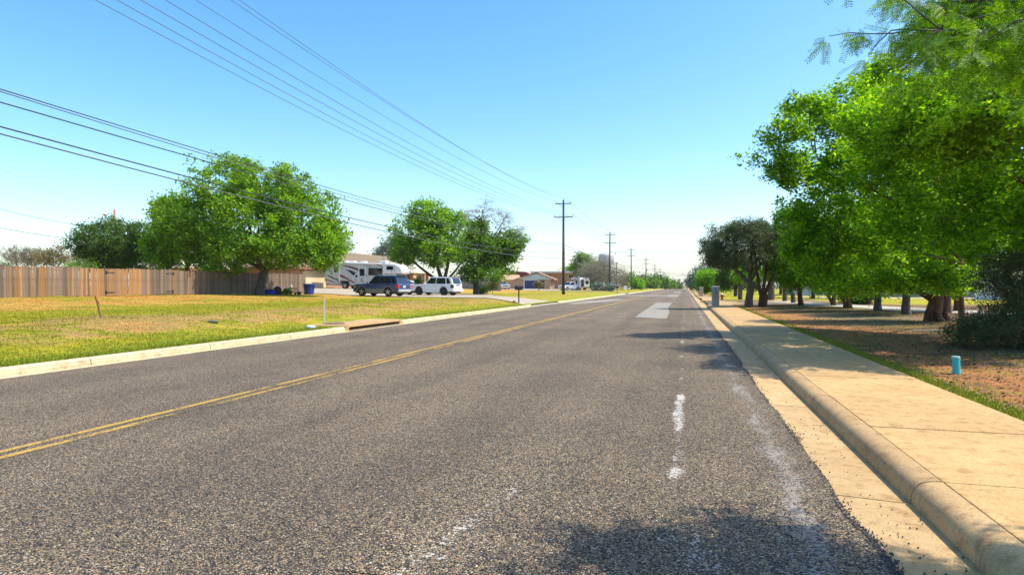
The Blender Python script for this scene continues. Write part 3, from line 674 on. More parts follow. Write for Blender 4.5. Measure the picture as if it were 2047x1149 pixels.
span("overhead_cable", (PX, 121, 11.6), (12, 120, 12.3), .8, .010, M['wire'], "faint upper wire crossing the sky above the second pole", group=G3)
span("overhead_cable", (PX + .9, 121, 9.9), (12, 120, 10.4), .5, .010, M['wire'], "faint wire crossing the sky at the second pole's lower arm", group=G3)
span("overhead_cable", (-23, 220, 9.2), (16, 236, 3.6), .7, .045, M['cable'], "dark cable slanting down across the far road to the right", group=G3)
span("overhead_cable", (PX, 236, 6.4), (16, 250, 6.4), 1.2, .03, M['wire'], "thin far wire crossing the road near its crest", group=G3)
sp = thing("short_pole", "short plain pole behind the brushy trees, beside the water tower", "utility pole", (-23, 220, Hz(-23, 220)))
MB().tube([(0, 0, 0), (0, 0, 9.2)], [.22, .16], 8).build("pole", M['armwood'], sp, smooth=True)
MB().box(-.6, .6, -.1, .1, 8.8, 9.0).build("crossarm", M['armwood'], sp)
# yard light pole behind the oak
yb = P(229, 560, 62); yz = Hz(yb.x, yb.y)
yp = thing("yard_light_pole", "reddish wooden pole with a small lamp sticking up behind the dark oak", "lamp pole", (yb.x, yb.y, yz))
MB().tube([(0, 0, 0), (0, 0, 9.0 - yz)], [.12, .09], 10).build("pole", M['fasc'], yp, smooth=True)
lp = MB().tube([(0, 0, 8.3 - yz), (-.35, -.15, 8.62 - yz), (-.75, -.3, 8.6 - yz)], .03, 6).build("lamp_arm", M['steel'], yp)
MB().lathe([(.03, .2), (.12, .18), (.18, .05), (.20, -.02), (.13, -.12), (.05, -.2)], (-.78, -.3, 8.5 - yz), 10).build("lamp_head", M['whitemk'], yp, smooth=True)
MB().box(-.32, -.1, -.12, .1, 8.25 - yz, 8.45 - yz).build("control_box", M['trim'], yp)
for j, (y0p, y1p, r) in enumerate(((336, 412, .006), (380, 428, .006), (414, 447, .016), (450, 474, .020))):
    A = P(-60, y0p - [24, 12, 12, 7][j], 45); B = P(226, [424, 431, 456, 482][j], 62)
    span("service_wire", A, B, [.15, .2, .35, .3][j], r, M['cable'], ["highest faint wire at the left edge, running to the yard lamp pole", "second faint wire at the left edge, running to the yard lamp pole",
        "upper dark service cable at the left edge above the shrubs", "lowest dark service cable at the left edge, ending in the dark oak"][j], group="service wires at the left edge")
# ---------------------------------------------------------------- trees
def unit(v): return v / np.maximum(np.linalg.norm(v, axis=-1, keepdims=True), 1e-9)
def leaf_quads(C, rad, per, size, flat=.75, up=.7, aspect=.55, dirs=None):
    n = len(C) * per; c = np.repeat(C, per, 0)
    off = rng.normal(0, 1, (n, 3)) * np.array([1, 1, flat]) * np.repeat(rad, per)[:, None] * .55
    c = c + off
    nn = unit(rng.normal(0, 1, (n, 3)) + np.array([0, 0, up])); t = unit(np.cross(nn, rng.normal(0, 1, (n, 3)))); b = np.cross(nn, t)
    s = size * (.6 + .8 * rng.random((n, 1)))
    V = np.stack([c - t * s * .5, c + b * s * aspect * .5 + t * s * .08, c + t * s * .5, c - b * s * aspect * .5 + t * s * .08], 1)
    return V.reshape(-1, 3)
def tubes_np(A, B, ra, rb, sides):
    n = len(A); d = unit(B - A); ref = np.where(np.abs(d[:, 2:3]) < .9, np.array([[0, 0, 1.]]), np.array([[1., 0, 0]]))
    u = unit(np.cross(d, ref)); v = np.cross(d, u); th = np.arange(sides) * 2 * np.pi / sides
    ring = u[:, None] * np.cos(th)[None, :, None] + v[:, None] * np.sin(th)[None, :, None]
    B2 = B + d * np.minimum(rb * .4, .03)[:, None]
    V = np.concatenate([A[:, None] + ring * ra[:, None, None], B2[:, None] + ring * rb[:, None, None]], 1)
    k = np.arange(sides); k2 = (k + 1) % sides; f = np.stack([k, k2, k2 + sides, k + sides], 1)
    return V.reshape(-1, 3), (f[None] + np.arange(n)[:, None, None] * 2 * sides).reshape(-1, 4)
def tree(name, label, cat, base, trunks, lobes, ncl, per, lsize, leafm, barkm, crad=.35, tip=.008, group=None, bare=0., shell=.45, gap_=.0, twigs=0, maxr=None, droop=.0, up=.7, pipe=2.3, flat=.75, wob=.12, zmin=None, leafy_dead=0., aspect=.55):
    """base: (x, y); trunks: list of [(dx,dy,dz,r)...]; lobes: (x,y,z,rx,ry,rz[,weight]) in world metres"""
    bx, by = base; bz = Hz(bx, by); t = thing(name, label, cat, (bx, by, bz), group=group); O = np.array([bx, by, bz])
    nodes = []; par = []; rad = []
    for tr in trunks:
        pts = np.array([(a, b, c) for a, b, c, r in tr]); rs = [r for *_, r in tr]; n = 7 * (len(tr) - 1)
        tt = np.linspace(0, len(tr) - 1, n + 1); prev = -1
        for q in tt:
            i = min(int(q), len(tr) - 2); fr = q - i; p = pts[i] * (1 - fr) + pts[i + 1] * fr
            p = p + np.array([math.sin(q * 2.3 + bx), math.cos(q * 1.9 + by), 0]) * .04 * (q > 0) * min(1, rs[0] / .1)
            nodes.append(p); par.append(prev); rad.append(rs[i] * (1 - fr) + rs[i + 1] * fr); prev = len(nodes) - 1
    ntr = len(nodes)
    w = np.array([(l[6] if len(l) > 6 else 1) * l[3] * l[4] * l[5] for l in lobes]) ** .75; w = w / w.sum(); cnt = rng.multinomial(ncl, w)
    C = []
    for l, k in zip(lobes, cnt):
        d = unit(rng.normal(0, 1, (k, 3))); r = (shell + (1 - shell) * rng.random((k, 1)) ** .6)
        r = r * (1 + wob * 2 * (fbm(d[:, 0] * 2.2 + l[0], d[:, 1] * 2.2 + d[:, 2] * 2.7 + l[2], 3, 3)[:, None] - .5) * 1.6)
        C.append(np.array(l[:3]) + d * r * np.array(l[3:6]))
    C = np.concatenate(C) - O
    if gap_ > 0:
        g = fbm(C[:, 0] * .8 + C[:, 2] * .5, C[:, 1] * .8 - C[:, 2] * .7, 3, 57); C = C[g > np.quantile(g, gap_)]
    if zmin is not None: C = C[C[:, 2] > zmin]
    else: C = C[C[:, 2] > .15]
    st = np.array(nodes); top = st[np.argmax(st[:, 2])]
    order = np.argsort(np.min(np.linalg.norm(C[:, None] - st[None, ::3], axis=2), 1)); C = C[order]
    NB = np.zeros((ntr + len(C) * 3 + 5, 3)); NB[:ntr] = st; nn = ntr; cd = np.zeros(len(NB)); cd[:ntr] = 0
    ends = []
    for c in C:
        A = NB[:nn]; dv = c - A; dist = np.sqrt((dv ** 2).sum(1)); cost = dist + cd[:nn] * .32 + np.maximum(A[:, 2] - c[2], 0) * .6
        j = int(np.argmin(cost)); L = dist[j]; prev = j; k = 3 if L > .9 else (2 if L > .4 else 1)
        for q in range(1, k + 1):
            f_ = q / k; p = A[j] * (1 - f_) + c * f_
            if q < k: p = p + rng.normal(0, .07, 3) * L * .8 + np.array([0, 0, (.10 - droop) * L * math.sin(f_ * math.pi)])
            NB[nn] = p; par.append(prev); cd[nn] = cd[prev] + L / k; prev = nn; nn += 1
        ends.append(prev)
    NB = NB[:nn]; par = np.array(par); r = np.zeros(nn); acc = np.zeros(nn); isend = np.zeros(nn, bool); isend[ends] = True
    for i in range(nn - 1, -1, -1):
        rr = max(acc[i], tip ** pipe) ** (1 / pipe)
        if maxr: rr = min(rr, maxr)
        r[i] = rad[i] if i < ntr else rr
        if par[i] >= 0: acc[par[i]] += rr ** pipe
    idx = np.where(par >= 0)[0]; pa = par[idx]; ra = np.minimum(r[pa], r[idx] * 1.25 + .004); ra[idx < ntr] = r[pa][idx < ntr]
    ml = max(r[0] * .8, .02) if not maxr else maxr; ra = np.where(idx < ntr, ra, np.minimum(ra, ml)); rb = np.where(idx < ntr, r[idx], np.minimum(r[idx], ml))
    big = rb > .035
    Vs = []; Fs = []; off = 0
    for msk, sd in ((big & (idx < ntr), 10), (big & (idx >= ntr), 6), (~big, 3)):
        if msk.any():
            v, f = tubes_np(NB[pa[msk]], NB[idx[msk]], ra[msk], rb[msk], sd); Vs.append(v); Fs.append(f + off); off += len(v)
    if twigs:
        c = np.repeat(NB[ends], twigs, 0); dd = unit(rng.normal(0, 1, (len(c), 3)) + unit(c - top) * 1.1 + np.array([0, 0, .3])); ln = crad * (.7 + 1.2 * rng.random((len(c), 1)))
        v, f = tubes_np(c, c + dd * ln, np.full(len(c), tip * .8), np.full(len(c), tip * .3), 3); Vs.append(v); Fs.append(f + off); off += len(v)
    link("trunk", npmesh("trunk", np.concatenate(Vs), np.concatenate(Fs), barkm, True), t)
    if per > 0:
        E_ = NB[ends]; keep = rng.random(len(E_)) > bare; E_ = E_[keep]
        V = leaf_quads(E_, crad * (.6 + .8 * rng.random(len(E_))), per, lsize, flat=flat, up=up, aspect=aspect)
        link("crown", npmesh("crown", V, np.arange(len(V)).reshape(-1, 4), leafm), t)
    return t
def Lb(px, py, rx, ry, Z, dr, w=1.):
    """lobe seen round (px, py) with radii rx, ry pixels, at depth Z, dr metres deep"""
    c = P(px, py, Z); s = Z / FPX; return (c.x, c.y, c.z, rx * s * .97, max(dr, .3), ry * s, w)
def at_y(px, X): # world Y of a pixel column on the plane x = X
    t = (px - 1023.5) / FPX; return X * (CS + SN * t) / (-SN + CS * t)
# left: the great pecan before the fence
Z = 52.5
tree("pecan_tree", "huge round bright green tree standing in front of the long board fence", "tree", (-34.2, 45.1),
     [[(0, 0, -.2, .50), (.05, 0, .5, .36), (.2, .1, 1.6, .34), (.4, .2, 2.2, .30)], [(.3, .15, 1.9, .24), (-.8, .3, 3.5, .2), (-1.6, .6, 6.0, .13)], [(.4, .2, 2.1, .25), (1.3, 0, 3.9, .19), (1.8, -.2, 6.6, .13)], [(.3, .2, 2.0, .18), (-1.8, -.4, 3.2, .14), (-3.6, -.6, 4.4, .10)], [(.4, .2, 2.0, .18), (2.4, .4, 3.0, .13), (4.4, .6, 3.9, .09)]],
     [Lb(455, 375, 78, 62, Z, 3.6), Lb(540, 385, 66, 58, Z, 3.4), Lb(580, 370, 36, 42, Z - 1, 2, .9), Lb(400, 440, 62, 62, Z, 3.2), Lb(605, 445, 72, 66, Z, 3.4), Lb(500, 455, 95, 70, Z - 2, 3.0),
      Lb(645, 500, 44, 46, Z - 1, 2.2, 1.3), Lb(355, 440, 50, 50, Z, 2.4), Lb(560, 498, 80, 38, Z - 1.5, 2.6, 1.2), Lb(470, 500, 55, 28, Z - 2, 2.2), Lb(655, 470, 32, 50, Z, 2.)],
     2200, 46, .23, M['pecan'], M['bark'], crad=.50, tip=.010, shell=.5, gap_=.2, wob=.28, zmin=1.3, up=.9)
Z = 57
tree("pecan_tree", "smaller bright green tree leaning over the fence left of the great one", "tree", tuple(P(377, 570, Z)[:2]),
     [[(0, 0, -.2, .30), (0, 0, 1.6, .22), (-.2, 0, 3.0, .17)], [(-.1, 0, 2.4, .14), (1.4, 0, 4.0, .1)]],
     [Lb(362, 470, 62, 50, Z - 2, 2.6), Lb(330, 495, 36, 45, Z - 2, 2.2), Lb(410, 500, 50, 38, Z - 3, 2.2), Lb(440, 535, 45, 14, Z - 6, 1.2), Lb(340, 425, 36, 28, Z, 2)],
     640, 44, .23, M['pecan'], M['bark'], crad=.5, tip=.01, shell=.5, gap_=.1, wob=.2, up=.9, zmin=1.6)
Z = 58
tree("live_oak_tree", "dark dense oak behind the fence with a pole rising out of it", "tree", tuple(P(235, 565, Z)[:2]),
     [[(0, 0, -.2, .34), (0, 0, 1.6, .28)], [(0, 0, 1.5, .2), (-1.3, 0, 3.2, .13)], [(0, 0, 1.5, .2), (1.4, 0, 3.3, .13)]],
     [Lb(232, 478, 66, 42, Z, 3.2), Lb(195, 500, 45, 38, Z, 2.6), Lb(270, 505, 44, 42, Z, 2.6), Lb(225, 515, 70, 26, Z, 3)],
     900, 54, .17, M['oak'], M['bark'], crad=.42, shell=.5, wob=.2, gap_=.1, up=.9)
for (pxl, zz, lab, lobes, n_, lm, tw_) in (
    (42, 60, "thin sparse grey shrub tree over the fence at the left edge", [Lb(40, 512, 38, 20, 60, 1.6), Lb(70, 515, 22, 20, 60, 1.2)], 200, 'drybush', 5),
    (112, 52, "scraggly shrub tree with reddish leaves above the fence", [Lb(100, 515, 34, 18, 52, 1.2), Lb(116, 500, 10, 12, 52, .5), Lb(130, 518, 14, 14, 52, .8)], 170, 'redbush', 2),
    (8, 70, "low dark bush at the far left edge behind the fence", [Lb(0, 530, 22, 9, 66, 1.5)], 70, 'oak', 0),
    (165, 50, "light green bush under the dark oak just over the fence", [Lb(160, 532, 34, 12, 50, 1.2)], 110, 'midgreen', 0)):
    tree("shrub_tree", lab, "shrub", tuple(P(pxl, 580, zz)[:2]), [[(0, 0, 0, .09), (.1, 0, 1.2, .06), (0, 0, 2.2, .04)]], lobes, n_, 20, .12, M[lm], M['twig'], crad=.4, tip=.012, shell=.2, twigs=tw_, wob=.25, gap_=.1)
# between house and pole
Z = 78
bx, by = P(886, 575, Z)[:2]
tree("pecan_tree", "broad spreading tree with dark forked trunk right behind the white SUV", "tree", (bx, by),
     [[(0, 0, -.3, .42), (0, 0, 1.1, .36)], [(0, 0, 1.0, .28), (-.7, 0, 3.2, .21), (-1.1, 0, 6, .13)], [(0, 0, 1.0, .26), (.6, .1, 3.4, .19), (.9, .2, 6.6, .12)], [(0, 0, 1.0, .2), (1.6, .2, 2.8, .13), (2.6, .2, 4.2, .08)], [(-.1, 0, 1.1, .22), (-2.5, -.1, 2.8, .15), (-4.6, -.2, 4.4, .1)]],
     [Lb(862, 430, 52, 34, Z, 4), Lb(835, 465, 50, 42, Z, 4), Lb(905, 470, 46, 48, Z, 4), Lb(815, 505, 36, 28, Z, 3), Lb(880, 500, 60, 36, Z - 1, 3.2)],
     900, 44, .30, M['pecan'], M['bark'], crad=.68, tip=.018, shell=.5, gap_=.2, wob=.25, up=1.2, zmin=2.4)
Z = 70
bx, by = P(952, 580, Z)[:2]
tree("half_dead_tree", "tall tree with bare grey dead twigs sticking out of its green crown", "tree", (bx, by),
     [[(0, 0, -.3, .36), (0, 0, 2.4, .28)], [(0, 0, 2.2, .2), (.3, 0, 5, .14), (.7, 0, 9.4, .05)], [(0, 0, 2.2, .18), (1.4, .2, 4.6, .12), (2.7, .3, 7.2, .05)], [(0, 0, 2.2, .16), (-.8, 0, 4.4, .1), (-.9, 0, 7.4, .05)]],
     [Lb(955, 500, 34, 45, Z, 2.6), Lb(1000, 500, 40, 36, Z, 2.6), Lb(1025, 490, 26, 30, Z, 2.), Lb(970, 545, 55, 28, Z - .5, 2.4), Lb(955, 460, 18, 26, Z, 1.5), Lb(1002, 555, 22, 20, Z - 3, 1.2)],
     640, 44, .28, M['midgreen'], M['bark'], crad=.6, tip=.016, shell=.4, gap_=.2, wob=.25, up=1.2, zmin=1.6)
tree("bare_twigs", "bare dead branches crowning the half dead tree", "dead branches", (bx, by),
     [[(.3, .3, 3, .10), (.6, .3, 6, .08), (.8, .3, 9.6, .03)], [(.6, .3, 4, .08), (2.0, .3, 6.5, .06), (3.2, .3, 8.4, .03)]],
     [Lb(968, 425, 22, 30, Z, 1.4), Lb(1005, 440, 22, 26, Z, 1.4), Lb(1035, 470, 18, 24, Z, 1.4), Lb(940, 430, 14, 16, Z, 1.)],
     240, 0, .2, M['midgreen'], M['twig'], crad=.55, tip=.013, shell=.3, twigs=5)
# poplar-grey tree far behind the house
tree("background_tree", "hazy grey green tree peeping over the house roof behind the motorhome", "tree", tuple(P(790, 560, 150)[:2]), [[(0, 0, 0, .3), (0, 0, 3, .2)]],
     [Lb(795, 490, 34, 22, 150, 4), Lb(770, 505, 26, 14, 150, 3)], 150, 26, .5, M['greybush'], M['bark'], crad=1.4, tip=.03, shell=.3)
tree("bare_tree", "bare twiggy tree peeping over the roof left of the motorhome", "tree", tuple(P(690, 560, 120)[:2]), [[(0, 0, 0, .25), (0, 0, 5, .12)]],
     [Lb(690, 492, 16, 18, 120, 2)], 70, 0, .5, M['greybush'], M['twig'], crad=1.2, tip=.025, shell=.2, twigs=4)
# far left row
far = [(1160, 158, [(1165, 530, 22, 26), (1180, 545, 26, 22)], 'midgreen', 260, "rounded green tree beyond the pale flat roof"),
       (1145, 185, [(1145, 545, 18, 16)], 'midgreen', 90, "low green tree peeping beyond the roofs"),
       (1195, 150, [(1190, 545, 26, 24), (1180, 560, 26, 16)], 'midgreen', 190, "tangled dark tree behind the parked trailer"),
       (1262, 215, [(1258, 562, 18, 14), (1272, 568, 12, 9)], 'midgreen', 110, "low round tree by the white picket fence"),
       (1275, 195, [(1276, 568, 11, 9)], 'brightbush', 60, "bright green bushy tree behind the third pole"),
       (1290, 300, [(1287, 562, 16, 11)], 'drybush', 60, "brownish tree row behind the third pole"),
       (1305, 270, [(1302, 566, 14, 11)], 'midgreen', 80, "round green tree by the fourth pole"),
       (1310, 330, [(1311, 560, 8, 9)], 'oak', 50, "dark narrow tree behind the fifth pole"),
       (1325, 330, [(1327, 565, 9, 10)], 'midgreen', 60, "dark green tree by the sixth pole"),
       (1340, 380, [(1340, 568, 7, 7)], 'midgreen', 40, "small tree just before the crest on the left"),
       (1356, 430, [(1356, 571, 5, 5)], 'oak', 30, "lone small tree at the crest left of the road")]
for px_, zz, lb, lm, n_, lab in far:
    tree("roadside_tree", lab, "tree", tuple(P(px_, 575, zz)[:2]), [[(0, 0, -.5, .25), (0, 0, 2.2, .16)]], [Lb(a, b, c, d, zz, c * zz / FPX * .8) for a, b, c, d in lb], n_, 34, .0028 * zz, M[lm], M['bark'],
         crad=.0065 * zz, tip=.02, shell=.35, zmin=.1, group="trees lining the far left verge", wob=.2)
tree("brush_tree", "big leafless grey brown brushy tree in front of the water tower", "tree", tuple(P(1215, 578, 140)[:2]), [[(0, 0, 0, .2), (0, 0, 3, .1)], [(0, 0, 1, .15), (-2, 0, 4, .08)]],
     [Lb(1195, 540, 32, 26, 140, 4), Lb(1228, 556, 26, 24, 140, 3.5), Lb(1175, 548, 22, 16, 142, 3)], 420, 5, .3, M['drybush'], M['twig'], crad=1.3, tip=.016, shell=.15, twigs=7, zmin=.1)
for a, b, r_, zz, lm, lab in ((1196, 574, 12, 128, 'greybush', "silvery grey green shrub in front of the brushy tree"), (1222, 574, 6, 118, 'greybush', "small grey shrub at the foot of the second pole"),
                           (1210, 579, 5, 126, 'drybush', "low dry shrub between the grey shrubs"), (835, 566, 10, 80, 'midgreen', "clipped green shrub by the brick entry of the house"), (858, 570, 9, 82, 'midgreen', "dark shrub under the house window"),
                           (1077, 569, 5, 120, 'drybush', "dry shrub beside the blue garage door"), (985, 570, 14, 78, 'drybush', "pinkish dry shrub right of the two dark trunks"), (962, 580, 16, 72, 'midgreen', "low green weeds round the dark trunk")):
    tree("shrub", lab, "shrub", tuple(P(a, 580, zz)[:2]), [[(0, 0, 0, .04), (0, 0, .5, .03)]], [Lb(a, b, r_, r_ * .75, zz, r_ * zz / FPX)], 60, 26, .0022 * zz, M[lm], M['twig'], crad=.0045 * zz, tip=.008, shell=.2, zmin=.02)
# right far
tree("bright_tree", "bright yellow green bushy tree beyond the two stone pillars", "tree", tuple(P(1425, 585, 92)[:2]), [[(0, 0, 0, .16), (0, 0, 1.5, .1)]],
     [Lb(1418, 560, 26, 22, 92, 2.2), Lb(1442, 568, 20, 16, 90, 1.8), Lb(1408, 572, 14, 14, 92, 1.4)], 420, 40, .22, M['brightbush'], M['bark'], crad=.6, tip=.01, shell=.4, zmin=.1)
tree("grey_green_tree", "grey green airy tree behind the farther stone pillar", "tree", tuple(P(1398, 580, 150)[:2]), [[(0, 0, 0, .3), (0, 0, 3, .2)]],
     [Lb(1400, 552, 22, 16, 150, 3), Lb(1388, 562, 14, 13, 150, 2.4), Lb(1412, 545, 12, 9, 150, 2)], 240, 32, .42, M['greybush'], M['bark'], crad=1., tip=.02, shell=.3, zmin=.5, gap_=.15)
tree("dark_tree", "dark low tree at the road crest on the right side", "tree", tuple(P(1383, 577, 190)[:2]), [[(0, 0, 0, .25), (0, 0, 2, .15)]],
     [Lb(1382, 568, 8, 6, 190, 2), Lb(1390, 564, 8, 6, 190, 2)], 90, 30, .45, M['oak'], M['bark'], crad=.9, tip=.02, shell=.2, zmin=.3)
for px_, zz, lb, lm, n_, lab in (
        (1470, 80, [(1468, 545, 30, 34), (1450, 560, 18, 20)], 'oak', 300, "dark oak seen beyond the two leaning junipers"),
        (1500, 95, [(1500, 555, 26, 24)], 'oak', 180, "dark oak behind the red trunked juniper"),
        (1480, 62, [(1482, 552, 12, 13), (1500, 545, 10, 10)], 'brightbush', 110, "young bright green tree between the dark trunks"),
        (1560, 96, [(1560, 540, 40, 22)], 'midgreen', 170, "green tree far behind the park trees"),
        (1640, 100, [(1650, 530, 50, 26)], 'midgreen', 190, "wide green tree above the pale wall at the back"),
        (1750, 92, [(1750, 535, 55, 26), (1735, 575, 10, 14)], 'midgreen', 200, "pale green tree before the dark back fence"),
        (1860, 95, [(1860, 520, 60, 34)], 'midgreen', 200, "green tree above the white shed at the back"),
        (1960, 80, [(1960, 520, 80, 44)], 'oak', 260, "dark tree mass at the right edge of the park"),
        (2060, 70, [(2060, 500, 60, 60)], 'midgreen', 220, "green tree at the right picture edge beyond the juniper")):
    tree("park_tree", lab, "tree", tuple(P(px_, 580, zz)[:2]), [[(0, 0, 0, .22), (0, 0, 2.2, .17)], [(0, 0, 2.0, .12), (1., 0, 3.6, .07)]], [Lb(a, b, c, d, zz, c * zz / FPX * .7) for a, b, c, d in lb], n_, 34, .0030 * zz, M[lm], M['bark'],
         crad=.0075 * zz, tip=.015, shell=.35, zmin=.3, group="trees at the back of the park", wob=.2)
# ---- the right hand row
Z = 40.4
tree("juniper_tree", "dark grey green juniper with pale leaning trunk at the sidewalk edge", "tree", (3.95, 42.8),
     [[(0, 0, -.2, .30), (-.02, 0, .6, .23), (.05, 0, 1.6, .22)], [(.05, 0, 1.5, .15), (-.9, 0, 2.5, .10), (-1.7, 0, 3.7, .045)], [(.05, 0, 1.5, .13), (.1, 0, 2.8, .08), (0, 0, 4.4, .03)], [(.05, 0, 1.5, .09), (.8, 0, 3.0, .05)]],
     [Lb(1450, 484, 44, 38, Z, 1.7), Lb(1420, 505, 24, 30, Z, 1.2), Lb(1485, 472, 44, 38, Z, 1.7), Lb(1500, 510, 36, 34, Z, 1.6), Lb(1438, 525, 24, 16, Z, 1.), Lb(1470, 520, 30, 22, Z - 1, .8)],
     1500, 44, .10, M['juniper'], M['bark'], crad=.24, tip=.008, shell=.25, gap_=.36, wob=.38, aspect=.4)
tree("juniper_tree", "juniper with several red brown trunks rising from one base", "tree", (4.85, 43.6),
     [[(0, 0, -.2, .30), (0, 0, .8, .26)], [(-.08, 0, .6, .12), (-.4, 0, 2.2, .085), (-.6, 0, 4.0, .035)], [(0, 0, .6, .12), (.15, 0, 2.4, .085), (.2, 0, 4.2, .035)], [(.08, 0, .6, .12), (.6, 0, 2.2, .08), (1.2, 0, 3.8, .035)]],
     [Lb(1520, 472, 34, 34, 40.9, 1.6), Lb(1545, 500, 34, 34, 40.9, 1.6), Lb(1510, 520, 30, 28, 40.6, 1.2), Lb(1560, 470, 26, 24, 40.9, 1.4)],
     1150, 44, .10, M['juniper'], M['redbark'], crad=.24, tip=.008, shell=.25, gap_=.34, wob=.38, aspect=.4)
def elm(lab, base, trunks, lobes, n_, per, ls, cr, bark='redbark', lm='elm', **k):
    k.setdefault('up', 1.5)
    return tree("elm_tree", lab, "tree", base, trunks, lobes, n_, per, ls, M[lm], M[bark], crad=cr, group="leafy park trees on the right", **k)
Z = 21.5
elm("leafy tree whose long limb reaches left over the sidewalk, on a straight red trunk", (7.9, 21.5),
    [[(0, 0, -.2, 0.122), (0, 0, .5, 0.090), (-.05, 0, 2.2, 0.080)], [(-.05, 0, 2.0, 0.064), (-1.6, -.4, 3.6, 0.044), (-3.9, -.6, 4.9, 0.020)], [(-.05, 0, 2.1, 0.064), (-.6, 0, 4.2, 0.044), (-1.0, -.2, 6.6, 0.020)], [(-.05, 0, 1.9, 0.048), (-1.8, -.2, 2.4, 0.032), (-3.6, -.2, 2.9, 0.018)], [(0, 0, 2.1, 0.048), (1, 0, 4, 0.032)], [(0, 0, 2.2, 0.048), (-.6, -2.4, 3.8, 0.036), (-.9, -5, 4.9, 0.020)]],
    [Lb(1495, 300, 40, 20, 17.6, .4, 3.2), Lb(1575, 265, 52, 34, 18.1, .8, 1.2), Lb(1610, 215, 50, 32, 18.6, .8, .9), Lb(1575, 330, 60, 46, 18.1, .9, 1.2), Lb(1680, 235, 70, 52, 19.0, 1.2), Lb(1665, 340, 90, 62, 18.6, 1.3, 1.2),
     Lb(1745, 190, 50, 50, 19.5, 1.1), Lb(1640, 430, 100, 55, 18.6, 1.3, 1.2), Lb(1780, 330, 90, 90, 19.5, 1.6), Lb(1620, 500, 80, 52, 19.0, 1.2, 1.2), Lb(1720, 510, 80, 60, 19.0, 1.3, 1.2),
     Lb(1880, 230, 100, 110, 16.3, 1.4), Lb(1980, 330, 90, 120, 14.5, 1.5), Lb(1850, 430, 100, 80, 16.7, 1.5), Lb(1960, 470, 90, 80, 14.9, 1.4), Lb(2050, 200, 80, 120, 13.6, 1.4), Lb(2080, 430, 90, 90, 12.7, 1.3), Lb(1790, 560, 60, 30, 17.6, 1.0), Lb(1700, 572, 60, 20, 18.6, 1.1, 1.3), Lb(1880, 560, 70, 36, 16.3, 1.1), Lb(1690, 200, 60, 44, 19.0, 1.1), Lb(1760, 150, 44, 40, 19.5, 1.0)],
    4500, 25, .115, .20, tip=.004, shell=.2, gap_=.30, wob=.36, twigs=1, zmin=1.0)
elm("leafy tree on the thick gnarled stump with one low limb bending left", (8.55, 25.6),
    [[(0, 0, -.2, 0.396), (0, 0, .25, 0.259), (.05, 0, .9, 0.194)], [(-.1, 0, .75, 0.108), (-.9, -.1, 1.35, 0.096), (-1.7, -.2, 2.0, 0.048)], [(.1, 0, .8, 0.144), (.5, 0, 1.9, 0.101), (.5, 0, 4.4, 0.048)], [(.2, 0, .9, 0.080), (1.0, 0, 3.0, 0.040)], [(-.35, -.2, -.1, 0.115), (-.2, -.1, .35, 0.096)], [(.4, -.15, -.1, 0.130), (.3, -.1, .3, 0.094)], [(.1, -.45, -.1, 0.101), (0, -.25, .35, 0.096)]],
    [Lb(1850, 300, 95, 90, 22.7, 1.8), Lb(1900, 420, 90, 90, 22.2, 1.8), Lb(1790, 450, 80, 70, 22.7, 1.7), Lb(1850, 520, 90, 52, 21.8, 1.6, 1.2), Lb(1780, 570, 60, 26, 22.2, 1.2, 1.3), Lb(1880, 200, 70, 60, 23.1, 1.5), Lb(1900, 572, 60, 24, 21.8, 1.2)],
    1500, 34, .125, .27, tip=.006, shell=.3, gap_=.2, wob=.25, zmin=1.1)
elm("leafy tree on a pale slim trunk in the middle of the row", (9.15, 30.5),
    [[(0, 0, -.2, 0.216), (0, 0, .5, 0.151), (0, 0, 1.8, 0.137)], [(0, 0, 1.6, 0.094), (-1, 0, 3.4, 0.064)], [(0, 0, 1.6, 0.094), (.8, 0, 3.8, 0.064)]],
    [Lb(1800, 500, 70, 62, 27.0, 1.9), Lb(1840, 400, 70, 70, 27.4, 1.9), Lb(1760, 560, 50, 28, 26.6, 1.2, 1.3)], 520, 40, .10, .36, 'bark', tip=.007, shell=.3, wob=.2)
elm("leafy tree on a flared grey trunk beside the gravel path", (9.3, 35.2),
    [[(0, 0, -.2, 0.245), (0, 0, .3, 0.166), (0, 0, 1.7, 0.130)], [(0, 0, 1.5, 0.094), (-1, 0, 3.2, 0.064)], [(0, 0, 1.5, 0.096), (.6, 0, 4., 0.064)]],
    [Lb(1735, 572, 50, 20, 31.1, 1.2, 1.3), Lb(1745, 520, 70, 52, 31.6, 1.9), Lb(1700, 470, 60, 60, 31.6, 1.9), Lb(1750, 420, 60, 60, 32.0, 1.9), Lb(1765, 570, 40, 20, 31.1, 1.1, 1.3)], 520, 40, .115, .40, 'bark', tip=.008, shell=.3, wob=.2)
elm("leafy tree on a stout dark trunk with a fork, left of the pale one", (8.9, 39.6),
    [[(0, 0, -.2, 0.288), (0, 0, .4, 0.187), (0, 0, 1.5, 0.166)], [(0, 0, 1.3, 0.108), (-.5, 0, 3.2, 0.080)], [(0, 0, 1.3, 0.108), (.6, 0, 3.4, 0.080)], [(0, 0, .9, 0.096), (-.7, 0, 2.2, 0.056)]],
    [Lb(1690, 572, 50, 18, 35.4, 1.3, 1.4), Lb(1680, 540, 66, 40, 35.9, 1.9, 1.2), Lb(1640, 490, 60, 50, 35.9, 1.9), Lb(1700, 450, 60, 50, 36.8, 1.9)], 520, 40, .125, .44, tip=.009, shell=.3, wob=.2)
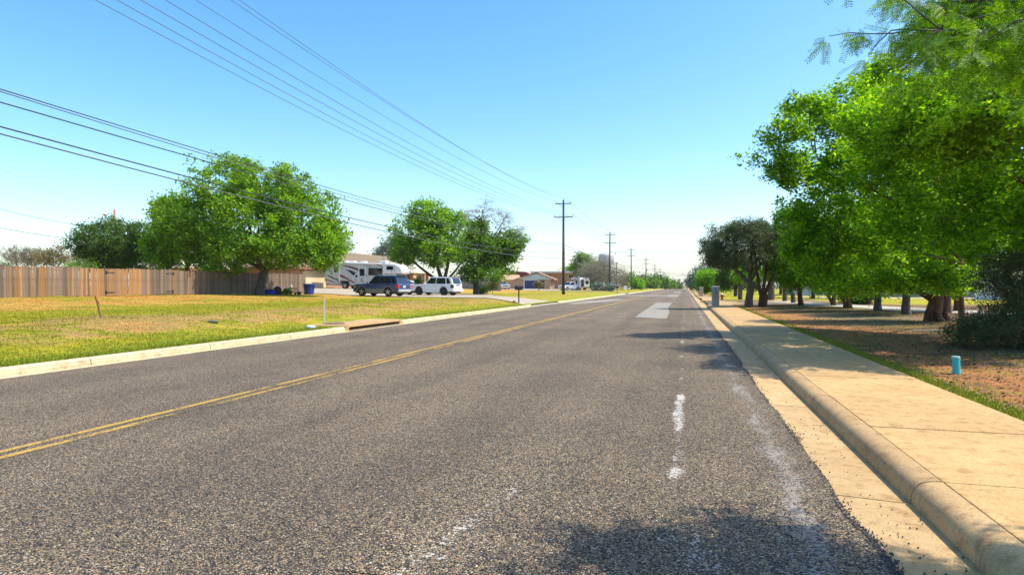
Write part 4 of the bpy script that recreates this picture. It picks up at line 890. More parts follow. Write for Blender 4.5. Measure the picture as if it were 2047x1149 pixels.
elm("leafy tree on twin dark stems next to the stout forked trunk", (9.0, 43.6),
    [[(0, 0, -.2, 0.216), (.02, 0, .4, 0.122), (.3, 0, 1.9, 0.101)], [(-.1, 0, .2, 0.096), (-.6, 0, 1.3, 0.080), (-.9, 0, 2.4, 0.056)]],
    [Lb(1655, 560, 40, 26, 39.6, 1.4, 1.3), Lb(1660, 530, 50, 42, 40.0, 1.8), Lb(1640, 470, 44, 40, 40.0, 1.8)], 320, 38, .14, .48, tip=.009, shell=.3, wob=.2)
elm("bright low tree on a stout trunk standing in the gravel path", (7.25, 44.8),
    [[(0, 0, -.2, 0.230), (0, 0, .4, 0.151), (0, 0, 1.3, 0.137)], [(0, 0, 1.2, 0.094), (-.5, 0, 2.3, 0.072)], [(0, 0, 1.2, 0.094), (.5, 0, 2.4, 0.072)]],
    [Lb(1580, 545, 52, 34, 41.3, 1.8, 1.3), Lb(1555, 520, 34, 36, 41.3, 1.5, 1.2), Lb(1610, 500, 56, 44, 41.8, 1.9), Lb(1600, 560, 44, 18, 41.3, 1.2, 1.3), Lb(1590, 440, 44, 36, 41.8, 1.6)], 720, 40, .14, .45, tip=.009, shell=.35, wob=.2)
elm("tree with a curved leaning trunk behind the gravel path", (7.6, 50.0),
    [[(0, 0, -.2, 0.187), (0, 0, .7, 0.144), (-.5, 0, 1.7, 0.115), (-1.0, 0, 2.8, 0.096)]], [Lb(1560, 530, 36, 28, 46.5, 1.6), Lb(1590, 500, 34, 34, 46.5, 1.6)], 200, 36, .16, .5, 'bark', tip=.01, shell=.3)
elm("tree on a slim straight dark trunk behind the curved one", (7.8, 55.5), [[(0, 0, -.2, .2), (0, 0, 2.8, .16)]], [Lb(1570, 510, 34, 30, 51.6, 1.6)], 130, 36, .17, .55, 'bark', tip=.01, shell=.3)
elm("tree on the leftmost straight dark trunk past the red juniper", (7.3, 60.0), [[(0, 0, -.2, .30), (0, 0, 3.4, .24)]], [Lb(1550, 500, 34, 30, 55.8, 1.8)], 130, 36, .18, .6, 'bark', tip=.01, shell=.3)
for (x_, y_, lab, rr) in ((11.6, 33.5, "dark trunked tree right behind the gnarled stump", .2), (12.9, 35.6, "dark trunked tree lit orange on one side, right of the stump", .19), (11.9, 47.5, "short dark trunked tree by the round clipped bush", .2),
                      (15.5, 68, "distant slim dark trunk against the pale wall", .15), (12.5, 70, "distant trunk in front of the pale wall, left one", .16), (15.2, 30.0, "dark tree behind the juniper thicket at the right", .2)):
    elm(lab, (x_, y_), [[(0, 0, -.2, rr * 1.5), (0, 0, .4, rr), (.05, 0, 2.2, rr * .8)], [(0, 0, 2., rr * .5), (.6, 0, 3.6, rr * .3)]],
        [(x_, y_, 4.6, 2.6, 2.4, 2.0), (x_ - .8, y_ - .6, 3.2, 1.8, 1.6, .9)], 300, 30, .0032 * y_, .42, tip=.01, shell=.3, wob=.2, lm='midgreen')
tree("clipped_bush", "round clipped dark green bush on the yellow lawn", "shrub", (11.2, 47.6), [[(0, 0, 0, .05), (0, 0, .5, .04)]], [(11.2, 47.6, .75, 1.1, .9, .5)], 130, 36, .12, M['oak'], M['bark'], crad=.22, shell=.6, zmin=.1)
tree("juniper_thicket", "dense dark juniper thicket reaching the ground at the right edge", "tree", (6.9, 15.4),
     [[(0, 0, -.2, .22), (0, 0, .6, .16), (.1, 0, 3.6, .10)], [(0, 0, .4, .1), (-.7, 0, 1.4, .06)], [(0, 0, .3, .1), (.6, 0, 1.5, .06)], [(0, 0, .2, .09), (-.2, .9, 1.8, .05)]],
     [(6.9, 15.3, .75, 1.1, 1.0, .65, 1.5), (7.0, 15.4, 1.7, 1.1, 1.0, .7, 1.1),  (6.3, 16.3, .45, .7, .8, .38, 1.4), (8.2, 15.4, 1.2, 1.0, 1., 1.)],
     1500, 55, .055, M['juniper'], M['redbark'], crad=.22, tip=.005, shell=.35, twigs=1, wob=.25, aspect=.35, droop=.1, zmin=.05)
elm("leafy tree rooted beyond the right picture edge, its crown shading the sidewalk", (7.6, 13.6),
    [[(0, 0, -.2, .16), (0, 0, 1.2, .12), (-.2, 0, 2.4, .09)], [(-.2, 0, 2.2, .07), (-1.2, .4, 3.8, .04)], [(-.2, 0, 2.2, .07), (-1.4, 2.4, 4.0, .035)], [(-.2, 0, 2.2, .06), (-1.2, -.9, 3.9, .035)]],
    [(5.5, 12.1, 4.5, 1.0, 1.2, .9), (5.2, 14.3, 4.7, 1.5, 1.4, 1.1), (4.7, 17., 4.8, 1.6, 1.5, 1.1), (6.8, 14, 4.6, 1.8, 1.8, 1.3), (6.6, 16.5, 3.6, 1.3, 1.4, .9), (7.2, 14.6, 3.0, 1.2, 1.2, .8), (4.5, 13.2, 4.7, 1.1, 1.7, .7, 1.6), (4.2, 16.5, 5.2, 1.2, 2.0, .7, 1.4)],
    2500, 30, .10, .20, tip=.004, shell=.2, gap_=.2, wob=.3, twigs=1, zmin=1.0)
# mesquite reaching in overhead: real bipinnate leaves on drooping twigs
def mesquite():
    bx, by = 5.72, 3.72; bz = Hz(bx, by) - .15; O = np.array([bx, by, bz])
    t = thing("mesquite_tree", "feathery mesquite branch with fine drooping leaflets overhead at the top right", "tree", (bx, by, bz))
    limbs = [[(0, 0, -.2, .15), (-.1, 0, 1.4, .11), (-.5, .1, 2.3, .07)], [(-.5, .1, 2.3, .045), (-1.9, .25, 3.1, .024), (-3.3, .2, 3.05, .012), (-4.4, .0, 2.9, .005)], [(-.5, .1, 2.3, .04), (-2.0, -.3, 2.65, .022), (-3.5, -.5, 2.75, .011), (-4.6, -.45, 2.6, .004)],
             [(-.5, .1, 2.3, .04), (-1.6, .2, 3.0, .022), (-2.9, .3, 3.25, .012), (-4.0, .25, 3.1, .005)], [(-.5, .1, 2.3, .04), (-2.2, -.9, 2.9, .02), (-3.6, -1.0, 3.0, .008)], [(-.4, 0, 2.2, .05), (.8, .6, 3.5, .03)],
             [(-1.9, .25, 3.1, .02), (-2.9, .3, 3.5, .012), (-3.7, .2, 3.6, .006)], [(-3.3, .2, 3.05, .010), (-4.2, .3, 3.0, .005)], [(-2.9, .5, 3.25, .010), (-3.7, .7, 2.8, .005)]]
    Vs, Fs, off = [], [], 0; tipsrc = []
    for lm in limbs:
        pts = np.array([q[:3] for q in lm], float); rs = np.array([q[3] for q in lm]); n = 7 * (len(lm) - 1); tt = np.linspace(0, len(lm) - 1, n + 1)
        c = np.stack([np.interp(tt, range(len(lm)), pts[:, k]) for k in range(3)], 1); r = np.interp(tt, range(len(lm)), rs)
        c[1:-1] += rng.normal(0, .03, (n - 1, 3)); v, f = tubes_np(c[:-1], c[1:], r[:-1], r[1:], 7); Vs.append(v); Fs.append(f + off); off += len(v)
        for i in range(n + 1):
            if r[i] < .045: tipsrc += [(c[i], unit(c[min(i + 1, n)] - c[max(i - 1, 0)]))] * (5 if r[i] < .02 else 4)
    leafC, leafD = [], []
    for c, d in tipsrc:
        dd = unit(d * .5 + rng.normal(0, .75, 3) + np.array([0, 0, -.15])); ln = .15 + .42 * rng.random(); k = 5; p = c.copy(); q = [p]
        for j in range(k): dd = unit(dd + np.array([0, 0, -.10]) + rng.normal(0, .14, 3)); p = p + dd * ln / k; q.append(p)
        q = np.array(q); rr = np.linspace(.0045, .002, k + 1); v, f = tubes_np(q[:-1], q[1:], rr[:-1], rr[1:], 4); Vs.append(v); Fs.append(f + off); off += len(v)
        for j in range(1, k + 1):
            for _ in range(4): leafC.append(q[j]); leafD.append(unit(dd * .5 + rng.normal(0, .6, 3) + np.array([0, 0, -.55])))
    link("trunk", npmesh("trunk", np.concatenate(Vs), np.concatenate(Fs), M['bark'], True), t)
    C = np.array(leafC); D = unit(np.array(leafD)); n = len(C)
    side = unit(np.cross(D, rng.normal(0, 1, (n, 3)))); quads = []
    for sgn in (-1, 1):                              # two pinnae to a leaf
        ax = unit(D + side * .45 * sgn); pet = C + D * .03; L = .075 + .05 * rng.random((n, 1)); nr = unit(np.cross(ax, np.cross(side, D))); lat = unit(np.cross(ax, unit(np.cross(side, D))))
        nrm = np.cross(ax, lat)
        w = .0011; a, b = pet, pet + ax * L; quads.append(np.stack([a - lat * w, a + lat * w, b + lat * w * .6, b - lat * w * .6], 1))
        K = 11
        for j in range(K):
            for s2 in (-1, 1):
                o = pet + ax * L * (j + .7) / K; dr = unit(lat * s2 + ax * .45 + nrm * .12); ll = (.021 + .006 * rng.random((n, 1))) * (1 - .25 * abs(j / K - .4)); ww = .0026
                quads.append(np.stack([o, o + dr * ll * .5 + ax * ww, o + dr * ll, o + dr * ll * .5 - ax * ww], 1))
    V = np.concatenate(quads, 0).reshape(-1, 3)
    link("crown", npmesh("crown", V, np.arange(len(V)).reshape(-1, 4), M['mesq']), t)
    print("mesquite leaves", n, "quads", len(V) // 4)
mesquite()
# ---------------------------------------------------------------- fences
F0, F1 = Vector((-37.4, 14, 0)), Vector((-35.4, 53.4, 0))
fd = (F1 - F0).normalized(); fang = math.atan2(fd.y, fd.x); FL = (F1 - F0).length
def fpos(s): p = F0 + fd * s; return p
def fs_px(px):   # distance along the fence of a pixel column
    best = min((abs(((fpos(s / 20).x * CS + fpos(s / 20).y * SN) / (-fpos(s / 20).x * SN * 1 + fpos(s / 20).y * CS)) * FPX + 1023.5 - px), s / 20) for s in range(int(FL * 20)))
    return best[1]
bdat = {}
for mk in ('fence', 'fencetan'):
    bdat[mk] = []
    for k in range(4):
        hh = 1.78 + rnd.uniform(-.02, .03); w = .138
        mb = MB().add([(-w / 2, 0, 0), (w / 2, 0, 0), (w / 2, .018, 0), (-w / 2, .018, 0), (-w / 2, 0, hh - .03), (w / 2, 0, hh - .03), (w / 2, .018, hh - .03), (-w / 2, .018, hh - .03),
                       (-w / 2 + .03, 0, hh), (w / 2 - .03, 0, hh), (w / 2 - .03, .018, hh), (-w / 2 + .03, .018, hh)],
                      [(0, 1, 5, 9, 8, 4), (3, 7, 11, 10, 6, 2), (0, 4, 7, 3), (1, 2, 6, 5), (8, 9, 10, 11), (4, 8, 11, 7), (5, 6, 10, 9), (0, 3, 2, 1)])
        bdat[mk].append(mb.data("board", M[mk]))
ga, gm, gb = fs_px(213), fs_px(281), fs_px(345)
fz = Hz(*fpos(0)[:2])
fence = thing("board_fence", "long weathered vertical board fence along the back of the left lawn", "fence", (F0.x, F0.y, 0), fang)
gates = []
for a, b, lab in ((ga, gm, "left leaf of the tan board gate in the long fence"), (gm, gb, "right leaf of the grey board gate in the long fence")):
    p = fpos(a); gates.append((a, b, thing("fence_gate", lab, "gate", (p.x, p.y, 0), fang, "board gates in the long fence")))
s = 0.; c_ = 0
while s < FL:
    own, o0 = fence, 0.
    for a, b, g in gates:
        if a <= s < b: own, o0 = g, a
    p = fpos(s); z = Hz(p.x, p.y) + .03 + (.03 if own is not fence else 0)
    tanp = .9 if ga - 1.8 < s < gm else (.25 if s < ga else .05)
    tanp = max(tanp, .75 if 4 < (fs_px(0) - s) < -99 else 0)
    dk = bdat['fencetan' if rnd.random() < tanp else 'fence']
    b_ = link("board", dk[rnd.randrange(4)], own); b_.location = (s - o0, -.018 + rnd.uniform(-.004, .004), z + rnd.uniform(-.03, .03) + .02 * math.sin(s * .9)); b_.rotation_euler = (rnd.uniform(-.012, .012), rnd.uniform(-.012, .012), rnd.uniform(-.04, .04))
    s += .1455; c_ += 1
print("fence boards", c_, "gates", ga, gm, gb)
def fence_rail(own, a, b, o0, m):
    for h_ in (.35, 1.0, 1.6):
        mb = MB(); n = max(1, int((b - a) / 2.4))
        for i in range(n):
            s0, s1 = a + (b - a) * i / n, a + (b - a) * (i + 1) / n; p0_, p1_ = fpos(s0), fpos(s1); z0, z1 = Hz(p0_.x, p0_.y) + h_, Hz(p1_.x, p1_.y) + h_
            mb.add([(s0 - o0, .02, z0), (s1 - o0, .02, z1), (s1 - o0, .06, z1), (s0 - o0, .06, z0), (s0 - o0, .02, z0 + .085), (s1 - o0, .02, z1 + .085), (s1 - o0, .06, z1 + .085), (s0 - o0, .06, z0 + .085)],
                   [(0, 3, 2, 1), (4, 5, 6, 7), (0, 1, 5, 4), (1, 2, 6, 5), (2, 3, 7, 6), (3, 0, 4, 7)])
        mb.build("rail", m, own)
# the local y axis of the fence points to -x: turn so boards face the road
fence_rail(fence, 0, ga - .1, 0, M['rail']); fence_rail(fence, gb + .1, FL, 0, M['rail'])
for a, b, g in gates:
    fence_rail(g, a + .05, b - .05, a, M['rail'])
    for h_ in (.22, 1.52):
        p = fpos(a if g is gates[0][2] else b); z = Hz(p.x, p.y) + h_; xh = .0 if g is gates[0][2] else (b - a); sg = 1 if g is gates[0][2] else -1
        MB().box(min(xh, xh + sg * .55), max(xh, xh + sg * .55), -.034, -.024, z, z + .06).box(min(xh, xh - sg * .12), max(xh, xh - sg * .12), -.034, -.024, z - .09, z + .15).build("hinge", M['mboxblack'], g)
s = 0.
while s < FL:
    if not (ga + .2 < s < gb - .2): p = fpos(s); MB().box(s - .045, s + .045, .06, .15, Hz(p.x, p.y) - .2, Hz(p.x, p.y) + 1.75).build("post", M['rail'], fence)
    s += 2.4
def slat_fence(name, label, A, B, h, m, w=.14, gap2=.006, group=None):
    A, B = Vector(A), Vector(B); d = (B - A); L = d.length; ang = math.atan2(d.y, d.x); t = thing(name, label, "fence", (A.x, A.y, 0), ang, group); mb = MB(); s = 0
    while s < L:
        p = A + d * (s / L); z = Hz(p.x, p.y); mb.box(s, s + w - gap2, -.01, .01, z, z + h + rnd.uniform(-.02, .02)); s += w
    mb.build("boards", m, t, kind="stuff")
    mb = MB(); s = 0
    while s < L: p = A + d * (s / L); z = Hz(p.x, p.y); mb.box(s - .05, s + .05, .012, .11, z - .2, z + h - .1); s += 2.4
    mb.build("posts", M['rail'], t, kind="stuff"); return t
slat_fence("board_fence", "grey board fence beyond the white SUV and the dark tree", (P(905, 575, 108).x, P(905, 575, 108).y), (P(1000, 575, 104).x, P(1000, 575, 104).y), 1.8, M['greyfence'])
slat_fence("board_fence", "dark grey board fence across the back of the park lawn", (17, 80), (52, 77), 1.9, M['greyfence'])
pk = P(1247, 575, 190); slat_fence("picket_fence", "white picket fence at the foot of the third pole", (pk.x, pk.y), (pk.x + 1.2, pk.y + 16), 1.1, M['trim'], .30, .16)
# ---------------------------------------------------------------- vehicles
def arc(cx, cz, r, a0, a1, n=9): return [(cx + r * math.cos(R(a0 + (a1 - a0) * i / n)), cz + r * math.sin(R(a0 + (a1 - a0) * i / n))) for i in range(n + 1)]
def wheel(par, x, y, r, w, rimm, rot=0, spokes=5):
    sgn = 1 if y > 0 else -1
    wh = link("wheel", None, par); wh.location = (x, y, r)
    tp = [(r * .62, -w / 2), (r * .95, -w / 2), (r, -w / 2 + .03), (r, w / 2 - .03), (r * .95, w / 2), (r * .62, w / 2)]
    MB().lathe(tp, (0, 0, 0), 28, 'y').build("tyre", M['tyre'], wh, smooth=False, bevel=.0)
    rm = MB().lathe([(r * .60, -w * .45), (r * .63, -w * .45), (r * .63, w * .45), (r * .60, w * .45)], (0, 0, 0), 24, 'y', 0)
    yf = sgn * (w * .5 + .004)
    for k in range(spokes):
        a = 2 * math.pi * k / spokes + rot; ca, sa = math.cos(a), math.sin(a); pw = r * .12
        q = [(ca * r * .1 - sa * pw * .8, sa * r * .1 + ca * pw * .8), (ca * r * .62 - sa * pw, sa * r * .62 + ca * pw), (ca * r * .62 + sa * pw, sa * r * .62 - ca * pw), (ca * r * .1 + sa * pw * .8, sa * r * .1 - ca * pw * .8)]
        rm.prism_y(q, min(yf, yf - sgn * .03), max(yf, yf - sgn * .03))
    rm.lathe([(r * .02, -.02), (r * .17, -.015), (r * .17, .015), (r * .02, .02)], (0, yf, 0), 12, 'y')
    rm.build("rim", rimm, wh)
def side_hw(hw, belt, top, inset, tuck=.03, zb=.4):
    def f(x, z):
        if z > belt: return hw - inset * (z - belt) / max(top - belt, .01)
        return hw - tuck * max(0, (zb + .15 - z) / .3) if z < zb + .15 else hw
    return f
def winpoly(par, name, poly, hwf, m, off=.008):
    for s_ in (-1, 1):
        V = [(x, s_ * (hwf(x, z) + off), z) for x, z in poly]; mesh_ = mesh(name, V + [(x, y - s_ * .02, z) for x, y, z in V], [tuple(range(len(V)))], m)
        link(name, mesh_, par)
def car(label, loc, rz, L=4.8, W_=1.9, Ht=1.8, paint='whitepaint', lower=None, rim='rim', kind='suv', pitch=0., group=None, wr=.385, cat="SUV", mat_lamp='redlens', glass='glass', rack=True):
    t = thing(kind if kind == 'pickup_truck' else ("parked_suv" if kind == 'suv' else "parked_car"), label, cat, loc, rz, group); t.rotation_euler = (0, pitch, rz)
    h = L / 2; belt = Ht * .61 if kind != 'sedan' else Ht * .64; fa, ra_ = h * .62, -h * .56; gc = .28 if kind != 'sedan' else .18; R_ = wr * 1.16
    hood = belt - .06; P_ = M[paint]; hw = W_ / 2
    prof = [(h - .06, gc + .12), (h, gc + .3), (h, gc + .5), (h - .05, hood - .12), (h - .22, hood - .02), (h * .40, belt - .0), (-h + .05, belt), (-h, belt - .12), (-h, gc + .3), (-h + .06, gc + .14)]
    bot = [(ra_ - R_, gc + .1)] + [(ra_ - R_ * math.cos(R(a)), wr + R_ * math.sin(R(a))) for a in range(10, 171, 16)] + [(ra_ + R_, gc), (fa - R_, gc)] + [(fa - R_ * math.cos(R(a)), wr + R_ * math.sin(R(a))) for a in range(10, 171, 16)] + [(fa + R_, gc + .1)]
    bf = side_hw(hw, belt, Ht, .0)
    if kind == 'pickup_truck': prof = [(h - .06, gc + .12), (h, gc + .3), (h, gc + .55), (h - .05, hood - .1), (h - .2, hood), (h * .42, belt), (-h + .02, belt - .02), (-h, belt - .1), (-h, gc + .3), (-h + .06, gc + .14)]
    MB().prism_y(prof + bot, 0, 0, 0, lambda x, z: bf(x, z)).build("body", P_, t, bevel=.045)
    # dark wheel wells and underbody
    MB().box(-h + .15, h - .15, -hw + .14, hw - .14, gc - .04, gc + .35).build("underbody", M['blackpl'], t)
    if kind == 'suv': cab = [(h * .36, belt - .03), (h * .10, Ht - .05), (h * .02, Ht), (-h * .80, Ht - .02), (-h * .88, Ht - .08), (-h + .05, belt - .03)]
    elif kind == 'pickup_truck': cab = [(h * .38, belt - .03), (h * .14, Ht - .04), (h * .06, Ht), (-h * .22, Ht - .02), (-h * .27, Ht - .08), (-h * .31, belt - .03)]
    else: cab = [(h * .36, belt - .03), (h * .02, Ht - .04), (-h * .08, Ht), (-h * .50, Ht - .03), (-h * .58, Ht - .08), (-h * .88, belt - .02)]
    cf = side_hw(hw - .03, belt, Ht, .17)
    MB().prism_y(cab, 0, 0, 0, cf).build("cabin", P_, t, bevel=.05)
    G = M[glass]; z0, z1 = belt + .03, Ht - .12
    xa = lambda z, i0, i1: cab[i0][0] + (cab[i1][0] - cab[i0][0]) * (z - cab[i0][1]) / (cab[i1][1] - cab[i0][1])
    wx0 = xa(z0, 0, 1) - .12; wx1 = xa(z1, 0, 1) - .10
    m1 = wx1 - (.62 if kind != 'pickup_truck' else .75)
    winpoly(t, "front_window", [(wx0, z0), (wx1, z1), (m1, z1), (m1, z0)], cf, G)
    if kind == 'suv':
        m2 = m1 - .08; m3 = m2 - .95
        winpoly(t, "rear_window", [(m2, z0), (m2, z1), (m3, z1), (m3 - .12, z0)], cf, G)
        winpoly(t, "quarter_window", [(m3 - .22, z0 + .02), (m3 - .14, z1), (-h * .76, z1 - .02), (-h * .86, z0 + .1), (-h * .84, z0 + .02)], cf, G)
        xr = lambda z: cab[4][0] + (cab[5][0] - cab[4][0]) * (z - cab[4][1]) / (cab[5][1] - cab[4][1])
        V = [(xr(z) - .012, y, z) for y, z in ((-hw + .20, z0 + .0), (hw - .20, z0 + .0), (hw - .28, z1 - .02), (-hw + .28, z1 - .02))]
        link("tailgate_window", mesh("tailgate_window", V, [(3, 2, 1, 0)], M['glass']), t)
        MB().prism_y([(-h * .82, Ht - .01), (-h * .96, Ht + .0), (-h * .95, Ht - .04), (-h * .84, Ht - .06)], -hw + .24, hw - .24).build("spoiler", P_, t)
    elif kind == 'pickup_truck':
        m2 = m1 - .05; winpoly(t, "rear_window", [(m2, z0), (m2, z1), (-h * .2, z1), (-h * .24, z0)], cf, G)
        MB().box(-h + .08, -h * .33, -hw + .08, hw - .08, belt - .018, belt + .004).build("bed_opening", M['blackpl'], t)
    else:
        m2 = m1 - .06; winpoly(t, "rear_window", [(m2, z0), (m2, z1), (-h * .44, z1), (-h * .66, z0)], cf, G)
        V = [(cab[4][0] + (cab[5][0] - cab[4][0]) * q - .01, y, cab[4][1] + (cab[5][1] - cab[4][1]) * q + .012) for y, q in ((-hw + .2, .9), (hw - .2, .9), (hw - .26, .12), (-hw + .26, .12))]
        link("rear_screen", mesh("rear_screen", V, [(3, 2, 1, 0)], M['glass']), t)
    V = [(cab[0][0] + (cab[1][0] - cab[0][0]) * q + .012, y, cab[0][1] + (cab[1][1] - cab[0][1]) * q + .012) for y, q in ((-hw + .14, .1), (hw - .14, .1), (hw - .24, .93), (-hw + .24, .93))]
    link("windscreen", mesh("windscreen", V, [(0, 1, 2, 3)], M['glass'] if glass == 'glass' else M['greenglass']), t)
    low = M[lower] if lower else P_
    for s_ in (-1, 1):
        for xx in (fa, ra_):   # flared arches
            outer = [(xx - (R_ + .075) * math.cos(R(a)), wr + (R_ + .075) * math.sin(R(a))) for a in range(5, 176, 17)]; inner = [(xx - R_ * math.cos(R(a)), wr + R_ * math.sin(R(a))) for a in range(175, 4, -17)]
            MB().prism_y(outer + inner, min(s_ * (hw - .01), s_ * (hw + .028)), max(s_ * (hw - .01), s_ * (hw + .028))).build("wheel_arch", low, t)
        if lower: MB().box(ra_ + R_, fa - R_, min(s_ * (hw - .05), s_ * (hw + .012)), max(s_ * (hw - .05), s_ * (hw + .012)), gc + .01, gc + .36).build("lower_cladding", low, t)
        MB().box(ra_ + R_ + .02, fa - R_ - .02, min(s_ * (hw - .14), s_ * (hw - .02)), max(s_ * (hw - .14), s_ * (hw - .02)), gc - .05, gc + .0).build("sill", M['blackpl'], t)
        MB().box(wx0 - .02, wx0 + .16, min(s_ * (hw), s_ * (hw + .17)), max(s_ * (hw), s_ * (hw + .17)), belt + .0, belt + .16).build("door_mirror", low if kind == 'suv' else M['blackpl'], t, bevel=.03)
        for xx in (m1 + .12, (m1 - .9 if kind == 'suv' else m1 - .7)):
            MB().box(xx, xx + .17, min(s_ * (hw), s_ * (hw + .022)), max(s_ * (hw), s_ * (hw + .022)), belt - .12, belt - .085).build("door_handle", M['blackpl'], t)
        for xx in (m1 - .04, m1 - 1.07 if kind == 'suv' else m1 - .8, wx0 + .10):   # shut lines
            if ra_ + R_ - .3 < xx < fa: MB().box(xx, xx + .012, min(s_ * (hw), s_ * (hw + .004)), max(s_ * (hw), s_ * (hw + .004)), gc + (.36 if lower else .08), belt - .03).build("door_gap", M['blackpl'], t)
        MB().box(-h - .02, -h + .28, min(s_ * (hw - .17), s_ * (hw + .014)), max(s_ * (hw - .17), s_ * (hw + .014)), belt - .38, belt - .03).build("tail_light", M[mat_lamp], t, bevel=.03)
        MB().box(h - .25, h + .012, min(s_ * (hw - .38), s_ * (hw + .008)), max(s_ * (hw - .38), s_ * (hw + .008)), hood - .30, hood - .10).build("headlight", M['chrome'], t, bevel=.04)
        if kind == 'suv' and rack:
            MB().tube([(h * .0, s_ * (hw - .26), Ht - .02), (-h * .05, s_ * (hw - .26), Ht + .045), (-h * .68, s_ * (hw - .26), Ht + .045), (-h * .74, s_ * (hw - .26), Ht - .02)], .018, 6).build("roof_rail", M['silver'] if lower else M['blackpl'], t)
        for xx in (fa, ra_): wheel(t, xx, s_ * (hw - .11), wr, .24, M[rim], .3)
    MB().box(-h - .09, -h + .12, -hw + .03, hw - .03, gc + .12, gc + .34).build("rear_bumper", M['silver'] if lower else P_, t, bevel=.04)
    MB().box(h - .14, h + .07, -hw + .05, hw - .05, gc + .08, gc + .32).build("front_bumper", low if kind != 'pickup_truck' else M['chrome'], t, bevel=.05)
    MB().box(h - .04, h + .018, -hw + .42, hw - .42, gc + .40, hood - .12).build("grille", M['blackpl'], t, bevel=.015)
    MB().box(-h - .015, -h + .01, -.16, .16, gc + .48, gc + .64).build("number_plate", M['plate'], t)
    return t
def onz(x, y, dz=.05): return (x, y, Hz(x, y) + dz)
b = car("blue SUV with grey lower body and silver rims on the driveway", onz(-25.9, 50.7), R(180 - 9), 4.75, 1.88, 1.80, 'bluepaint', 'greypl', 'rim', pitch=R(-.5), glass='glass')
MB().box(-2.40, -2.37, -.3, .3, .98, 1.03).build("tailgate_trim", M['chrome'], b)
w_ = car("white SUV with black wheels and dark windows, rear towards the road", onz(-23.9, 58.6), R(180 - 10), 4.85, 1.92, 1.83, 'whitepaint', None, 'darkrim', pitch=R(-.8), mat_lamp='blackpl', wr=.41)
MB().box(-2.465, -2.43, -.33, .33, 1.0, 1.09).build("tailgate_trim", M['blackpl'], w_)
car("small white car half hidden between the two SUVs", onz(-28.0, 59.8), R(-14), 4.3, 1.8, 1.55, 'whitepaint', None, 'rim', kind='sedan', cat="car", wr=.33)
car("white pickup truck parked by the second house, front to the left", onz(-24.8, 139, .06), R(-128), 5.4, 1.95, 1.85, 'whitepaint', None, 'rim', kind='pickup_truck', cat="pickup truck", wr=.40)
car("silver hatchback parked in the shade left of the second house", onz(P(1005, 575, 120).x, P(1005, 575, 120).y, .06), R(-60), 4.4, 1.8, 1.5, 'silver', None, 'rim', kind='sedan', cat="car", wr=.33)
